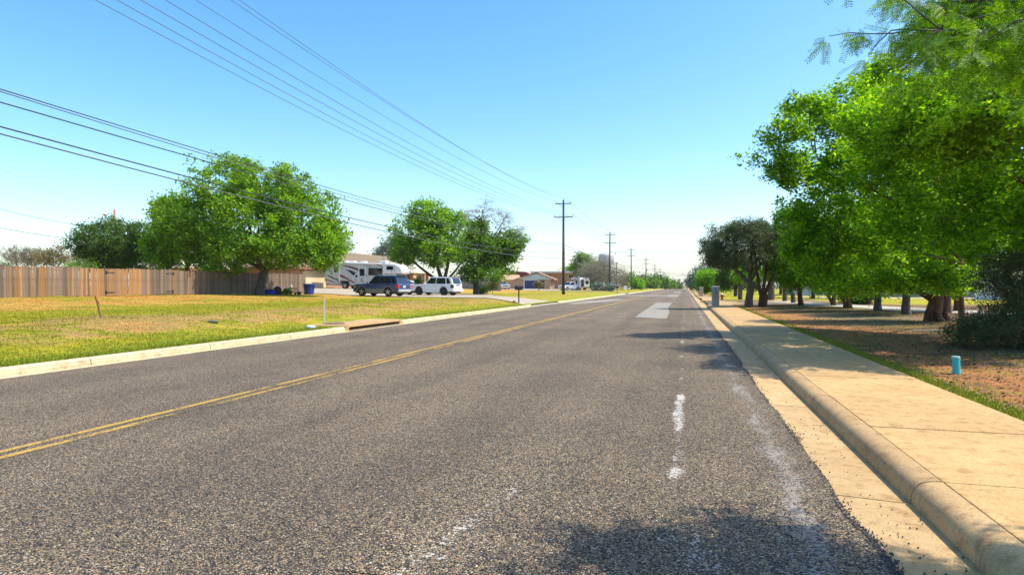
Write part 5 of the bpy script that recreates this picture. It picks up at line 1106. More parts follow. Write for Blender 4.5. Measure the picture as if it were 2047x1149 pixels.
# ---------------------------------------------------------------- motorhome
def decal(par, name, poly, y, m, s_=-1, th=.006):
    o = MB().prism_y(poly, y - th, y).build(name, m, par); return o
def lettering(par, txt, loc, rot, size, m, name="lettering", italic=.0):
    cu = bpy.data.curves.new(name, 'FONT'); cu.body = txt; cu.size = size; cu.extrude = .002; cu.align_x = 'CENTER'; cu.align_y = 'CENTER'; cu.shear = italic
    cu.materials.append(m); o = link(name, cu, par); dg = bpy.context.evaluated_depsgraph_get(); me = bpy.data.meshes.new_from_object(o.evaluated_get(dg)); bpy.data.objects.remove(o); o = link(name, me, par); o.location = loc; o.rotation_euler = rot; return o
def motorhome():
    x, y = -36.1, 67.0; gx0, gx1 = Hz(x - 4.5, y) + .05, Hz(x + 4.3, y) + .05; pitch = math.atan2(gx0 - gx1, 8.8)
    t = thing("motorhome", "large white motorhome with black and dark red swirl graphics and an overcab", "motorhome", (x, y, (gx0 + gx1) / 2)); t.rotation_euler = (0, pitch, R(-1))
    hw = 1.22
    # house body: x -5.0 (rear) .. +3.2 ; overcab to 4.9
    prof = [(-5.0, .75), (-5.0, 3.15), (3.0, 3.15), (3.0, 1.0), (2.2, 1.0), (2.2, .45), (-1.6, .45), (-1.75, .95), (-2.9, .95), (-3.05, .45), (-4.4, .45)]
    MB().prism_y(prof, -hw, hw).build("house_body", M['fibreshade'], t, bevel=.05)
    cap = [(2.6, 1.98), (2.6, 3.17), (3.3, 3.17), (4.1, 3.08), (4.65, 2.86), (4.95, 2.52), (5.0, 2.22), (4.85, 2.03)]
    MB().prism_y(cap, -hw - .02, hw + .02).build("overcab", M['fibre'], t, bevel=.09)
    cabp = [(3.0, .5), (3.0, 1.98), (4.1, 1.98), (4.75, 1.38), (5.5, 1.22), (5.62, .95), (5.6, .5)]
    MB().prism_y(cabp, -1.0, 1.0).build("cab", M['whitepaint'], t, bevel=.07)
    for s_ in (-1, 1):
        MB().prism_y([(3.2, 1.3), (3.2, 1.85), (4.0, 1.85), (4.5, 1.36)], min(s_ * .985, s_ * 1.006), max(s_ * .985, s_ * 1.006)).build("cab_window", M['glass'], t)
        for xx, r_ in ((4.7, .4), (-2.32, .4)): wheel(t, xx, s_ * .98, r_, .26, M['rim'], .2, 6)
        MB().box(4.1, 4.25, min(s_ * 1.02, s_ * 1.3), max(s_ * 1.02, s_ * 1.3), 1.35, 1.7).build("door_mirror", M['blackpl'], t, bevel=.02)
        MB().box(5.35, 5.63, min(s_ * .55, s_ * .92), max(s_ * .55, s_ * .92), .9, 1.15).build("headlight", M['chrome'], t, bevel=.03)
    MB().box(5.5, 5.66, -.5, .5, .75, 1.15).build("grille", M['blackpl'], t)
    V = [(4.12, -.9, 1.93), (4.12, .9, 1.93), (4.72, .92, 1.42), (4.72, -.92, 1.42)]; link("windscreen", mesh("windscreen", [(a + .02, b, c + .02) for a, b, c in V], [(0, 3, 2, 1)], M['glass']), t)
    f = -hw
    # slideout rims, mouldings, windows, doors on the side towards the camera
    for nm, x0, x1, z0, z1, m in (("moulding", -3.06, -2.92, .8, 3.15, 'fibre'), ("moulding", 2.60, 2.74, 1.9, 3.2, 'fibre'), ("moulding", -5.0, 2.9, 3.06, 3.17, 'fibre')):
        MB().box(x0, x1, f - .05, f, z0, z1).build(nm, M[m], t)
    for x0, x1, z0, z1 in ((.75, 2.55, 1.72, 2.58), (3.05, 3.9, 2.42, 2.86), (-.35, .22, 1.62, 2.42), (-3.75, -3.2, 1.9, 2.6)):
        wdw = MB().box(x0, x1, f - (.045 if x0 > 3 else .02), f + .01, z0, z1).build("window", M['gblack'] if x0 < 3 else M['gblack'], t, bevel=.01)
        MB().box(x0 + .05, x1 - .05, f - (.052 if x0 > 3 else .028), f - (.04 if x0 > 3 else .018), z0 + .05, z1 - .05).build("pane", M['glass'], wdw)
    MB().box(-.55, -.48, f - .03, f, .95, 2.75).box(.33, .40, f - .03, f, .95, 2.75).box(-.48, .33, f - .03, f, 2.68, 2.75).build("door_frame", M['fibre'], t)
    # printed swirls: kept as thin decals
    decal(t, "graphic", [(-2.85, 2.75), (-1.6, 2.62), (-.6, 2.38), (.35, 1.9), (.7, 1.45), (.3, 1.72), (-.6, 2.18), (-1.5, 2.46)], f - .002, M['gred'])
    decal(t, "graphic", [(-2.7, 2.79), (-1.5, 2.68), (-.5, 2.43), (-.6, 2.40), (-1.6, 2.63), (-2.85, 2.755)], f - .003, M['gblack'])
    decal(t, "graphic", [(-2.92, 1.72), (-2.92, 1.45), (-2.1, 1.15), (-1.2, .78), (-.7, .70), (-1.4, 1.02), (-2.2, 1.42)], f - .002, M['gred'])
    decal(t, "graphic", [(-4.7, 1.62), (-3.6, 1.2), (-2.4, .75), (-1.5, .52), (-1.9, .5), (-3.2, .92), (-4.5, 1.4)], f - .002, M['gblack'])
    decal(t, "graphic", [(-2.3, 2.28), (-1.5, 2.2), (-.9, 1.95), (-.65, 1.65), (-.75, 1.3), (-.95, 1.02), (-1.0, 1.3), (-1.3, 1.7), (-1.8, 2.05)], f - .002, M['gblack'])
    decal(t, "graphic", [(-3.35, .82), (-2.95, .9), (-2.5, .46), (-3.0, .46)], f - .002, M['ggrey'])
    decal(t, "graphic", [(-4.95, 1.1), (-3.9, .85), (-3.4, .62), (-3.9, .74), (-4.95, .98)], f - .002, M['gred'])
    for cx, cz, rr, a0, a1 in ((-.75, 1.55, .33, 40, 300), (-1.05, 1.35, .22, 80, 330), (.05, 1.15, .24, 130, 330)):
        decal(t, "graphic", arc(cx, cz, rr, a0, a1) + arc(cx + .03, cz, rr * .72, a1, a0), f - .008, M['trim'] if cx < -.3 else M['gblack'])
    decal(t, "graphic", [(2.0, 3.0), (2.6, 2.72), (2.6, 2.6), (2.2, 2.86), (1.4, 3.03)], f - .002, M['gblack'])
    for a, b_ in (((3.5, 3.05), (3.75, 2.1)), ((3.95, 3.0), (4.15, 2.1))):
        decal(t, "graphic", [a, (a[0] + .05, a[1]), (b_[0] + .05, b_[1]), b_], f - .03, M['ggrey'])
    lettering(t, "Freedom", (.55, f - .012, 2.80), (R(90), 0, 0), .30, M['ggrey'], italic=.35)
    lettering(t, "D", (-2.62, f - .012, 2.45), (R(90), 0, 0), .22, M['bin'])
    # roof fittings
    for nm, x0, x1, h_ in (("air_conditioner", 1.55, 2.55, .34), ("roof_vent", -1.0, -.2, .17), ("roof_vent", -2.4, -1.6, .17), ("roof_vent", -2.95, -2.55, .16), ("roof_vent", 3.0, 3.4, .13)):
        MB().box(x0, x1, -.38, .38, 3.16, 3.16 + h_, 0, tx=.12, ty=.05).build(nm, M['fibre'], t, bevel=.03)
    MB().tube([(-3.0, f - .1, 3.05), (2.6, f - .1, 3.05)], .05, 8).build("awning", M['fibre'], t)
    MB().box(-4.9, 2.9, -1.0, 1.0, .38, .55).build("chassis", M['blackpl'], t)
motorhome()
def trailer():
    c = P(1160, 578, 150); t = thing("travel_trailer", "grey and white travel trailer behind the white pickup truck", "trailer", (c.x, c.y, Hz(c.x, c.y) + .05), R(-62))
    MB().prism_y([(-3.4, .55), (-3.4, 2.9), (2.9, 2.9), (3.3, 2.3), (3.35, .9), (3.0, .55)], -1.2, 1.2).build("body", M['fibre'], t, bevel=.08)
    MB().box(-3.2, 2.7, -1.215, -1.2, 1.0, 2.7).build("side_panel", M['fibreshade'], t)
    for x0, x1, z0, z1 in ((-2.6, -1.6, 1.5, 2.3), (.3, 1.4, 1.5, 2.3)): MB().box(x0, x1, -1.235, -1.214, z0, z1).build("window", M['glass'], t)
    MB().prism_y([(-3.1, 2.5), (-1.4, 2.2), (.4, 1.9), (2.6, 1.2), (2.6, 1.0), (0, 1.7), (-2, 2.0)], -1.232, -1.213).build("graphic", M['ggrey'], t)
    MB().box(3.32, 3.37, -.9, -.25, .8, 2.5).build("dark_panel", M['blackpl'], t); MB().box(3.3, 3.37, .2, .9, 1.4, 2.2).build("window", M['glass'], t)
    MB().box(-.5, .4, -.35, .35, 2.9, 3.2, 0, tx=.1).build("air_conditioner", M['fibre'], t, bevel=.04)
    for s_ in (-1, 1):
        for xx in (-.5, .4): wheel(t, xx, s_ * 1.08, .36, .22, M['rim'])
    MB().box(-3, 3, -1, 1, .42, .58).build("chassis", M['blackpl'], t)
trailer()
# ---------------------------------------------------------------- houses
def win_x(par, x, y0, y1, z0, z1, s_=1, mull=1, name="window"):
    """window on a wall facing s_*x"""
    w = MB()
    for a, b, c, d in ((y0 - .07, y1 + .07, z0 - .08, z0), (y0 - .07, y1 + .07, z1, z1 + .08), (y0 - .07, y0, z0, z1), (y1, y1 + .07, z0, z1)): w.box(min(x, x + s_ * .05), max(x, x + s_ * .05), a, b, c, d)
    for k in range(mull): yy = y0 + (y1 - y0) * (k + 1) / (mull + 1); w.box(min(x, x + s_ * .04), max(x, x + s_ * .04), yy - .025, yy + .025, z0, z1)
    w.box(min(x, x + s_ * .035), max(x, x + s_ * .035), y0, y1, (z0 + z1) / 2 - .02, (z0 + z1) / 2 + .02)
    o = w.build(name, M['trim'], par); MB().box(min(x + s_ * .006, x + s_ * .015), max(x + s_ * .006, x + s_ * .015), y0, y1, z0, z1).build("pane", M['winglass'], o)
def win_y(par, y, x0, x1, z0, z1, mull=1):
    w = MB()
    for a, b, c, d in ((x0 - .07, x1 + .07, z0 - .08, z0), (x0 - .07, x1 + .07, z1, z1 + .08), (x0 - .07, x0, z0, z1), (x1, x1 + .07, z0, z1)): w.box(a, b, y - .05, y, c, d)
    for k in range(mull): xx = x0 + (x1 - x0) * (k + 1) / (mull + 1); w.box(xx - .025, xx + .025, y - .04, y, z0, z1)
    o = w.build("window", M['trim'], par); MB().box(x0, x1, y - .015, y - .006, z0, z1).build("pane", M['winglass'], o)
# house 1
h1 = thing("brick_house", "long brick house with brown shingle roof and cream garage door behind the motorhome", "house", (-46.5, 80, 0))
def wx(x): return x + 46.5
def wy(y): return y - 80
gz = Hz(-43, 66)
X0, X1, Y0, Y1 = wx(-52), wx(-42.6), wy(61.6), wy(99)
zb, ze, zr = gz - .5, gz + 2.45, gz + 5.2
wl = MB(); wl.box(X0, X1, Y0, Y1, zb, ze); wl.build("wall", M['brick'], h1)
rf = MB(); oh = .6; rx = (X0 + X1) / 2
V = [(X0 - oh, Y0 - oh, ze - .12), (X1 + oh, Y0 - oh, ze - .12), (X1 + oh, Y1 + oh, ze - .12), (X0 - oh, Y1 + oh, ze - .12), (rx, Y0 + 3.2, zr), (rx, Y1 - 3.2, zr),
     (X0 - oh, Y0 - oh, ze - .0), (X1 + oh, Y0 - oh, ze - .0), (X1 + oh, Y1 + oh, ze - .0), (X0 - oh, Y1 + oh, ze - .0)]
rf.add(V, [(0, 3, 2, 1), (6, 7, 4), (7, 8, 5, 4), (8, 9, 5), (9, 6, 4, 5), (0, 1, 7, 6), (1, 2, 8, 7), (2, 3, 9, 8), (3, 0, 6, 9)]); rf.build("roof", M['roofA'], h1)
fs = MB(); fs.box(X1 + oh, X1 + oh + .04, Y0 - oh, Y1 + oh, ze - .2, ze + .0).box(X0 - oh, X1 + oh, Y0 - oh - .04, Y0 - oh, ze - .2, ze + .0); fs.build("fascia", M['fasc'], h1)
gd = MB().box(X1 - .02, X1 + .05, wy(63.6), wy(68.6), gz, gz + 2.15).build("garage_door", M['cream'], h1)
for k in range(1, 4): MB().box(X1 + .05, X1 + .062, wy(63.65), wy(68.55), gz + .53 * k - .3, gz + .53 * k - .02).build("panel", M['cream'], gd, bevel=.004)
MB().box(X1, X1 + .07, wy(63.4), wy(63.6), gz, gz + 2.3).box(X1, X1 + .07, wy(68.6), wy(68.8), gz, gz + 2.3).box(X1, X1 + .07, wy(63.6), wy(68.6), gz + 2.15, gz + 2.3).build("garage_frame", M['fasc'], h1)
gs = MB().box(X1 + .05, X1 + 1.4, wy(66), wy(72), gz - .3, gz + .12).build("step", M['drive'], h1)
win_x(h1, X1, wy(76), wy(77.6), gz + .9, gz + 2.1, mull=1)
# entry gable stepping forward, with brick piers
ex = X1 + 1.9; EY0, EY1 = wy(86.6), wy(96.8)
MB().box(X1 - .2, ex - .9, EY0, EY1, zb, ze - .02).build("wall", M['brick2'], h1)
V = [(X1 - 4.2, (EY0 + EY1) / 2, ze + 2.05), (ex + .3, EY0 - .5, ze - .1), (ex + .3, EY1 + .5, ze - .1), (X1 - .9, EY0 - .5, ze - .1), (X1 - .9, EY1 + .5, ze - .1), (ex - 2.2, (EY0 + EY1) / 2, ze + 1.55), (X1 - 4.2, EY0 - .5, ze - .1), (X1 - 4.2, EY1 + .5, ze - .1)]
MB().add(V, [(5, 0, 6, 1), (0, 5, 2, 7), (5, 1, 2), (1, 6, 7, 2)]).build("entry_roof", M['roofC'], h1)
for yy in (EY0 + .2, (EY0 + EY1) / 2 - 1.6, EY1 - .7):
    pr = MB().box(ex - .5, ex, yy, yy + .5, zb, ze - .1).build("brick_pier", M['brick'], h1)
win_x(h1, ex - .9, EY0 + 1.4, EY0 + 2.6, gz + .7, gz + 2.1); win_x(h1, ex - .9, EY1 - 3.2, EY1 - 1.4, gz + .6, gz + 2.1, mull=2)
MB().box(ex - .9, ex - .84, EY0 + 4.2, EY0 + 5.2, gz, gz + 2.1).build("door", M['fasc'], h1)
MB().add([(ex - .55, EY0 + 2.9, ze - .1), (ex + .45, EY0 + 2.9, ze - .1), (ex + .45, EY0 + 4.6, ze - .1), (ex - .55, EY0 + 4.6, ze - .1), (ex - .05, EY0 + 3.75, ze + .55)], [(0, 3, 2, 1), (0, 1, 4), (1, 2, 4), (2, 3, 4), (3, 0, 4)]).build("pier_cap", M['roofC'], h1)
MB().box(ex - .35, ex + .2, EY0 + 3.2, EY0 + 4.3, zb, ze - .1).build("brick_pier", M['brick2'], h1)
for (x_, y_) in ((rx + 1.2, wy(82)), (rx + 2.0, wy(72))): MB().tube([(x_, y_, ze + .8), (x_, y_, zr + .05)], .06, 8).build("vent_pipe", M['steel'], h1)
# building behind the fence
h3 = thing("low_house", "low house with pale shingle roof and orange brown posts showing between fence and trees", "house", (-54, 58, 0)); z0 = Hz(-50, 58)
MB().box(-1.8, 3.2, -3.8, 5, z0 - .3, z0 + 2.4).build("wall", M['brick'], h3)
V = [(-2.6, -4.5, z0 + 2.4), (4.6, -4.5, z0 + 2.4), (4.6, 6, z0 + 2.4), (-2.6, 6, z0 + 2.4), (1., -2, z0 + 3.8), (1., 3.5, z0 + 3.8)]
MB().add(V, [(0, 3, 2, 1), (0, 1, 4), (1, 2, 5, 4), (2, 3, 5), (3, 0, 4, 5)]).build("roof", M['roofC'], h3)
MB().box(4.55, 4.62, -4.5, 6, z0 + 2.15, z0 + 2.42).build("fascia", M['fasc'], h3)
for yy in (-4.2, -1.5, 1.2, 3.6, 5.6): MB().box(4.2, 4.36, yy, yy + .16, z0 - .2, z0 + 2.4).build("post", M['fasc'], h3)
win_x(h3, 3.2, -4, -2, z0 + .9, z0 + 2.0); win_x(h3, 3.2, 2, 4, z0 + .9, z0 + 2.0)
# house 2
c = P(1075, 578, 152); z2 = Hz(c.x, c.y) + .05
h2 = thing("brick_house", "tan brick house with pale green gable and deep blue garage door beyond the pole", "house", (c.x, c.y, z2), R(8))
MB().box(-7.5, 3.0, 0, 12, -.5, 2.3).build("wall", M['brick2'], h2)
MB().prism_y([(-5.2, 2.3), (3.6, 2.3), (-.2, 3.75)], -.25, -.15).build("gable", M['sage'], h2)
rt = .16
MB().prism_y([(-5.6, 2.22), (-.2, 3.95), (4.1, 2.22), (4.1, 2.40), (-.2, 4.12), (-5.6, 2.40)], -.6, 12.5).build("roof", M['roofB'], h2)
MB().box(-10.2, -5.6, .6, 11, -.5, 2.0).build("side_wing", M['brick2'], h2)
MB().prism_x([(-.2, 2.0), (11.6, 2.0), (6, 3.5)], -10.8, -5.2).build("side_roof", M['roofB'], h2)
gdo = MB().box(-3.2, -.1, -.06, .02, 0, 2.05).build("garage_door", M['bluedoor'], h2)
for k in range(4): MB().box(-3.1 + .76 * k, -2.45 + .76 * k, -.075, -.055, .15, 1.9).build("panel", M['bluedoor'], gdo, bevel=.004)
MB().box(-3.4, -3.2, -.09, .0, 0, 2.25).box(-.1, .1, -.09, .0, 0, 2.25).box(-3.2, -.1, -.09, 0, 2.05, 2.25).build("garage_frame", M['trim'], h2)
MB().box(.5, 1.6, -.05, .01, 0, 2.05).build("doorway", M['gblack'], h2)
win_x(h2, 3.0, 1.5, 3.5, .6, 1.9); win_x(h2, 3.0, 5.5, 7, .6, 1.9)
MB().box(3.5, 3.9, 3.8, 4.2, -.3, 2.2).build("brick_pier", M['brick2'], h2)
MB().box(3.5, 3.9, .1, .5, -.3, 1.0).build("brick_pier", M['cream'], h2)
# two storey block with white flat roof
c = P(1128, 577, 168); z4 = Hz(c.x, c.y)
h4 = thing("two_storey_house", "brick upper storey with a flat white overhanging roof, between the tan house and the trees", "house", (c.x, c.y, z4), R(8))
MB().box(-8, 3.0, 0, 9, 0, 4.3).build("wall", M['brick2'], h4); MB().box(-9, 4.2, -1.2, 10, 4.3, 4.75).build("roof", M['flatroof'], h4, bevel=.03)
MB().box(2.2, 4.0, -1.0, 3, -.3, 2.4).build("porch", M['fasc'], h4)
win_y(h4, 0, -5, -3.4, 2.9, 3.9); win_y(h4, 0, 1.2, 2.4, 2.9, 3.9)
MB().box(2.4, 2.7, -.9, -.6, 2.4, 4.3).build("post", M['trim'], h4)
# red barn roof
c = P(1040, 577, 175); zz = Hz(c.x, c.y)
bn = thing("red_barn", "dark red upper building half hidden behind the leaves left of the gable", "barn", (c.x, c.y, zz), R(8))
MB().box(-6, 2, 0, 8, 0, 4.0).build("wall", M['barnred'], bn); MB().prism_y([(-6.5, 4.0), (2.5, 4.0), (1.5, 4.6), (-4, 5.0)], -.4, 8.4).build("roof", M['barnred'], bn)
MB().box(2, 6.5, 2, 7, 3.0, 3.9).build("roof_extension", M['barnred'], bn); MB().box(2.2, 6.3, 1.9, 7.1, 3.9, 4.02).build("roof_edge", M['trim'], bn)
# right hand background buildings
pw = thing("pale_building", "long pale building wall seen under the park trees", "building", (14, 92, Hz(14, 92)))
MB().box(0, 18, 0, 6, -.3, 2.7).build("wall", M['wallpale'], pw); MB().prism_x([(-.6, 2.7), (6.6, 2.7), (3, 4.2)], -.6, 18.6).build("roof", M['roofC'], pw)
for x_ in (3, 8, 13): win_y(pw, 0, x_, x_ + 1.4, .9, 2.0)
shd = thing("white_shed", "small white shed behind the gnarled trunk", "shed", (25.2, 66, Hz(25.2, 66)), R(-20))
MB().box(0, 3.0, 0, 3, 0, 2.0).build("wall", M['trim'], shd); MB().prism_y([(-.2, 2.0), (3.2, 2.0), (1.5, 2.8)], -.2, 3.2).build("roof", M['wallpale'], shd); MB().box(1.0, 1.9, -.03, .01, 0, 1.8).build("door", M['wallpale'], shd)
# water tower
c = P(1212, 560, 620); zt = float(H(c.x, c.y)); s_ = 620 / FPX
wt = thing("water_tower", "squat pale water tower on legs rising behind the second pole", "water tower", (c.x, c.y, zt))
zz = lambda py: 1.47 + (572 - py) * s_ - zt
MB().lathe([(0.5, zz(505.5)), (5.5, zz(506.5)), (7.6, zz(509.5)), (7.9, zz(512)), (7.9, zz(526)), (6.6, zz(529)), (1.2, zz(532)), (1.2, 0)], (0, 0, 0), 28).build("tank", M['tankpale'], wt, smooth=True)
for k in range(6): a = k * math.pi / 3 + .2; MB().tube([(7.6 * math.cos(a), 7.6 * math.sin(a), zz(527)), (8.6 * math.cos(a), 8.6 * math.sin(a), 0)], .42, 6).build("leg", M['tankpale'], wt)
MB().lathe([(8.0, zz(528.5)), (9.2, zz(528.5)), (9.2, zz(527)), (8.0, zz(527))], (0, 0, 0), 28).build("walkway", M['tankpale'], wt)
for a in (-3.2, -1, 5): MB().tube([(a, 0, zz(508)), (a, 0, zz(502 if a < 0 else 499))], .22, 5).build("antenna", M['steel'], wt)
MB().box(8.3, 9.6, -.6, .6, zz(508.5), zz(505.5)).build("antenna_panel", M['steel'], wt)
# ---------------------------------------------------------------- storm drain and small things on the left verge
dr = thing("storm_drain", "concrete storm drain inlet with dark slot in the left kerb", "storm drain", (-10.66, 20.45, 0))
MB().prism_x([(-2.12, -.1), (2.12, -.1), (2.12, .13), (-2.12, .13)], -.02, 0).V
top = MB().add([(-.0, -1.9, .115), (-.0, 1.9, .115), (-1.3, 1.6, .15), (-1.35, -2.6, .15), (-.02, -1.9, .20), (-.02, 1.9, .20), (-1.3, 1.6, .215), (-1.35, -2.6, .215)], [(0, 3, 2, 1), (4, 5, 6, 7), (0, 1, 5, 4), (1, 2, 6, 5), (2, 3, 7, 6), (3, 0, 4, 7)])
top.build("slab", M['kerb'], dr, bevel=.02)
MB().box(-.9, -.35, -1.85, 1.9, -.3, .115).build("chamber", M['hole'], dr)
MB().box(-.35, .01, 1.9, 2.14, -.1, .17).box(-.35, .01, -2.12, -1.9, -.1, .17).build("jamb", M['kerb'], dr, bevel=.02)
MB().box(-.35, .0, -1.9, 1.9, -.05, .01).build("sill", M['rustiron'], dr)
MB().tube([(-.05, -1.88, .03), (-.05, 1.88, .03)], .012, 6).build("guard_bar", M['rustiron'], dr)
MB().lathe([(.01, 0), (.36, 0), (.37, .02), (.33, .035), (.01, .035)], (-.8, -1.5, .205), 28).build("manhole_cover", M['rustiron'], dr)
ml = thing("meter_lid", "pale green utility lid in the grass behind the kerb, left of the drain", "utility lid", (-11.15, 17.1, Hz(-11.15, 17.1) + .02))
MB().lathe([(.14, 0), (.155, .03), (.15, .065), (.10, .085), (.01, .09)], (0, 0, 0), 20).build("lid", M['greenbox'], ml, smooth=True); MB().lathe([(.17, -.06), (.17, .03), (.156, .03), (.156, -.06)], (0, 0, 0), 20).build("rim", M['ggrey'], ml)
mk = thing("marker_post", "thin white marker stake upright in the grass by the storm drain", "marker post", (-11.67, 18.7, Hz(-11.67, 18.7)))
MB().box(-.022, .022, -.006, .006, -.1, .84).build("stake", M['whitemk'], mk, bevel=.003); MB().box(-.024, .024, -.008, .008, .79, .85).build("tip", M['trim'], mk)
wk = thing("survey_stake", "leaning reddish wooden survey stake in the left lawn", "stake", (-16.6, 14.7, Hz(-16.6, 14.7))); wk.rotation_euler = (R(3), R(-13), R(10))
MB().box(-.022, .022, -.012, .012, -.1, .68).build("stake", M['stake'], wk, bevel=.003); MB().box(-.026, .026, -.016, .016, .56, .63).build("flagging", M['orange'], wk)
MB().add([(.02, 0, .6), (.05, .01, .45), (.03, .015, .36), (.0, .012, .5)], [(0, 1, 2, 3)]).build("ribbon", M['orange'], wk)
tw2 = MB().tube([(-.15, 0, .02), (0, .02, .10), (.02, 0, .16)], .007, 4).tube([(0, 0, .1), (-.12, .05, .2)], .005, 4); o = tw2.build("twig", M['stake']); o.location = (-16.75, 14.6, Hz(-16.7, 14.6)); o["label"] = "small dry stick crossing the foot of the leaning stake"; o["category"] = "twig"
def rock(name, label, x, y, sx, sy, sz, m, cat="rock"):
    bm = bmesh.new(); bmesh.ops.create_icosphere(bm, subdivisions=2, radius=1)
    for v in bm.verts:
        k = .8 + .4 * float(fbm(np.array(v.co.x * 1.5 + x), np.array(v.co.y * 1.5 + v.co.z * 2), 3, 4)); v.co = Vector((v.co.x * sx * k, v.co.y * sy * k, v.co.z * sz * k))
    me = bpy.data.meshes.new(name); bm.to_mesh(me); bm.free(); me.materials.append(m); o = thing(name, label, cat, (x, y, Hz(x, y) + sz * .5), data=me); return o
rock("rock", "flat dark grey rock lying in the middle of the left lawn", -13.2, 15.3, .17, .12, .05, M['rock'])
rock("rock", "small brown stone in the grass beside the black mailbox", -12.0, 44.2, .14, .14, .14, M['fasc'])
# mailbox
mb_ = thing("mailbox", "black mailbox on a thin dark post where the driveway meets the road", "mailbox", (-11.75, 44.6, Hz(-11.75, 44.6)))
MB().box(-.04, .04, -.04, .04, -.2, 1.0).build("post", M['mboxblack'], mb_); MB().box(-.2, .2, -.06, .06, .98, 1.02).build("bracket", M['mboxblack'], mb_)
MB().prism_x([(-.10, 1.02), (.10, 1.02), (.10, 1.19)] + [(.10 * math.cos(R(a)), 1.19 + .085 * math.sin(R(a))) for a in range(20, 161, 20)] + [(-.10, 1.19)], -.30, .30).build("box", M['mboxblack'], mb_, bevel=.004)
MB().prism_x([(-.104, 1.02), (.104, 1.02), (.104, 1.19)] + [(.104 * math.cos(R(a)), 1.19 + .09 * math.sin(R(a))) for a in range(20, 161, 20)] + [(-.104, 1.19)], .30, .318).build("door", M['blackpl'], mb_)
MB().box(-.02, .18, -.125, -.112, 1.16, 1.2).build("flag", M['redlens'], mb_)
for (x_, y_, lab) in ((-11.6, 112, "far black mailbox on a post by the left kerb, nearer one"), (-11.7, 137, "far dark mailbox on a post by the left kerb, farther one")):
    o = copy_tree(mb_); o.location = (x_, y_, Hz(x_, y_)); o["label"] = lab; o["group"] = "mailboxes by the left kerb"; 
# things at the end of the fence
def at(px, py, Z): p = P(px, py, Z); return p.x, p.y
x_, y_ = at(618, 586, 56.5)
bn_ = thing("trash_bin", "big round blue bin with a rim at the end of the board fence", "bin", (x_, y_, Hz(x_, y_)))
MB().lathe([(.36, .02), (.40, .04), (.49, .84), (.56, .85), (.57, .93), (.52, .96), (.50, .93), (.47, .86), (.38, .1), (.02, .08)], (0, 0, 0), 28).build("tub", M['bin'], bn_, smooth=False)
for a in (0, math.pi): MB().box(.53 * math.cos(a) - .03, .53 * math.cos(a) + .03, -.12, .12, .62, .70).build("handle", M['bin'], bn_)
MB().lathe([(.05, -.03), (.1, -.03), (.1, .03), (.05, .03)], (-.38, -.1, .10), 12, 'y').build("wheel", M['tyre'], bn_)
def blob(name, label, cat, x, y, sx, sy, sz, m, seed=0):
    bm = bmesh.new(); bmesh.ops.create_icosphere(bm, subdivisions=4, radius=1)
    for v in bm.verts:
        d = v.co.copy(); k = .7 + .6 * float(fbm(np.array(d.x * 2.2 + seed), np.array(d.y * 2.2 + d.z * 2.6), 4, seed)); v.co = Vector((d.x * sx * k, d.y * sy * k, max(d.z * sz * k, -.12 * sz)))
    me = bpy.data.meshes.new(name); bm.to_mesh(me); bm.free(); me.materials.append(m); me.polygons.foreach_set("use_smooth", [True] * len(me.polygons)); return thing(name, label, cat, (x, y, Hz(x, y) + .05), data=me)
x_, y_ = at(536, 586, 53.5); blob("blue_tarp", "crumpled blue tarp heap at the foot of the great green tree", "tarp", x_, y_, .75, .35, .38, M['tarp'], 3)
x_, y_ = at(553, 586, 54.2); blob("blue_tarp", "taller blue tarp bundle leaning on the fence", "tarp", x_, y_, .42, .3, .62, M['tarp'], 5)
x_, y_ = at(556, 586, 53.6); ty = thing("old_tyre", "old black tyre leaning on the blue bundle", "tyre", (x_, y_, Hz(x_, y_) + .02), R(80)); MB().lathe([(.18, -.09), (.31, -.09), (.33, -.05), (.33, .05), (.31, .09), (.18, .09)], (0, 0, .33), 22, 'y').build("tyre", M['tyre'], ty)
x_, y_ = at(541, 586, 53.0); o = MB().box(-.45, .45, -.08, .08, 0, .03).build("plank", M['fencetan'], None, bevel=.004); o.location = (x_, y_, Hz(x_, y_) + .48); o.rotation_euler = (R(15), R(14), R(70)); o["label"] = "short tan plank lying on the blue tarp heap"; o["category"] = "plank"
for j, (px_, r_, h_, m_, lab) in enumerate(((564, .15, .24, 'terracotta', "terracotta pot left of the green plant by the fence"), (582, .17, .27, 'terracotta', "terracotta pot right of the green plant by the fence"), (590, .12, .20, 'blackpl', "small black pot next to the terracotta pot"), (598, .22, .24, 'blackpl', "wide black planter nearest the blue bin"))):
    x_, y_ = at(px_, 586, 55); pt = thing("plant_pot", lab, "plant pot", (x_, y_, Hz(x_, y_)), group="pots along the fence")
    MB().lathe([(r_ * .65, 0), (r_ * .95, h_ * .85), (r_ * 1.08, h_ * .86), (r_ * 1.08, h_), (r_ * .9, h_), (r_ * .85, h_ * .8), (.01, h_ * .78)], (0, 0, 0), 16).build("pot", M[m_], pt)
    if j in (1, 3): MB().lathe([(.01, 0), (.06, .02), (.07, .08), (.01, .12)], (0, 0, h_), 8).build("plant", M['redlens'] if j == 3 else M['drybush'], pt)
x_, y_ = at(586, 580, 55.6); tt = thing("garden_table", "small dark garden stand with a pale jug by the fence", "stand", (x_, y_, Hz(x_, y_)))
MB().box(-.35, .35, -.2, .2, .48, .54).build("top", M['blackpl'], tt, bevel=.01)
for sx in (-.3, .3):
    for sy in (-.15, .15): MB().box(sx - .015, sx + .015, sy - .015, sy + .015, 0, .48).build("leg", M['blackpl'], tt)
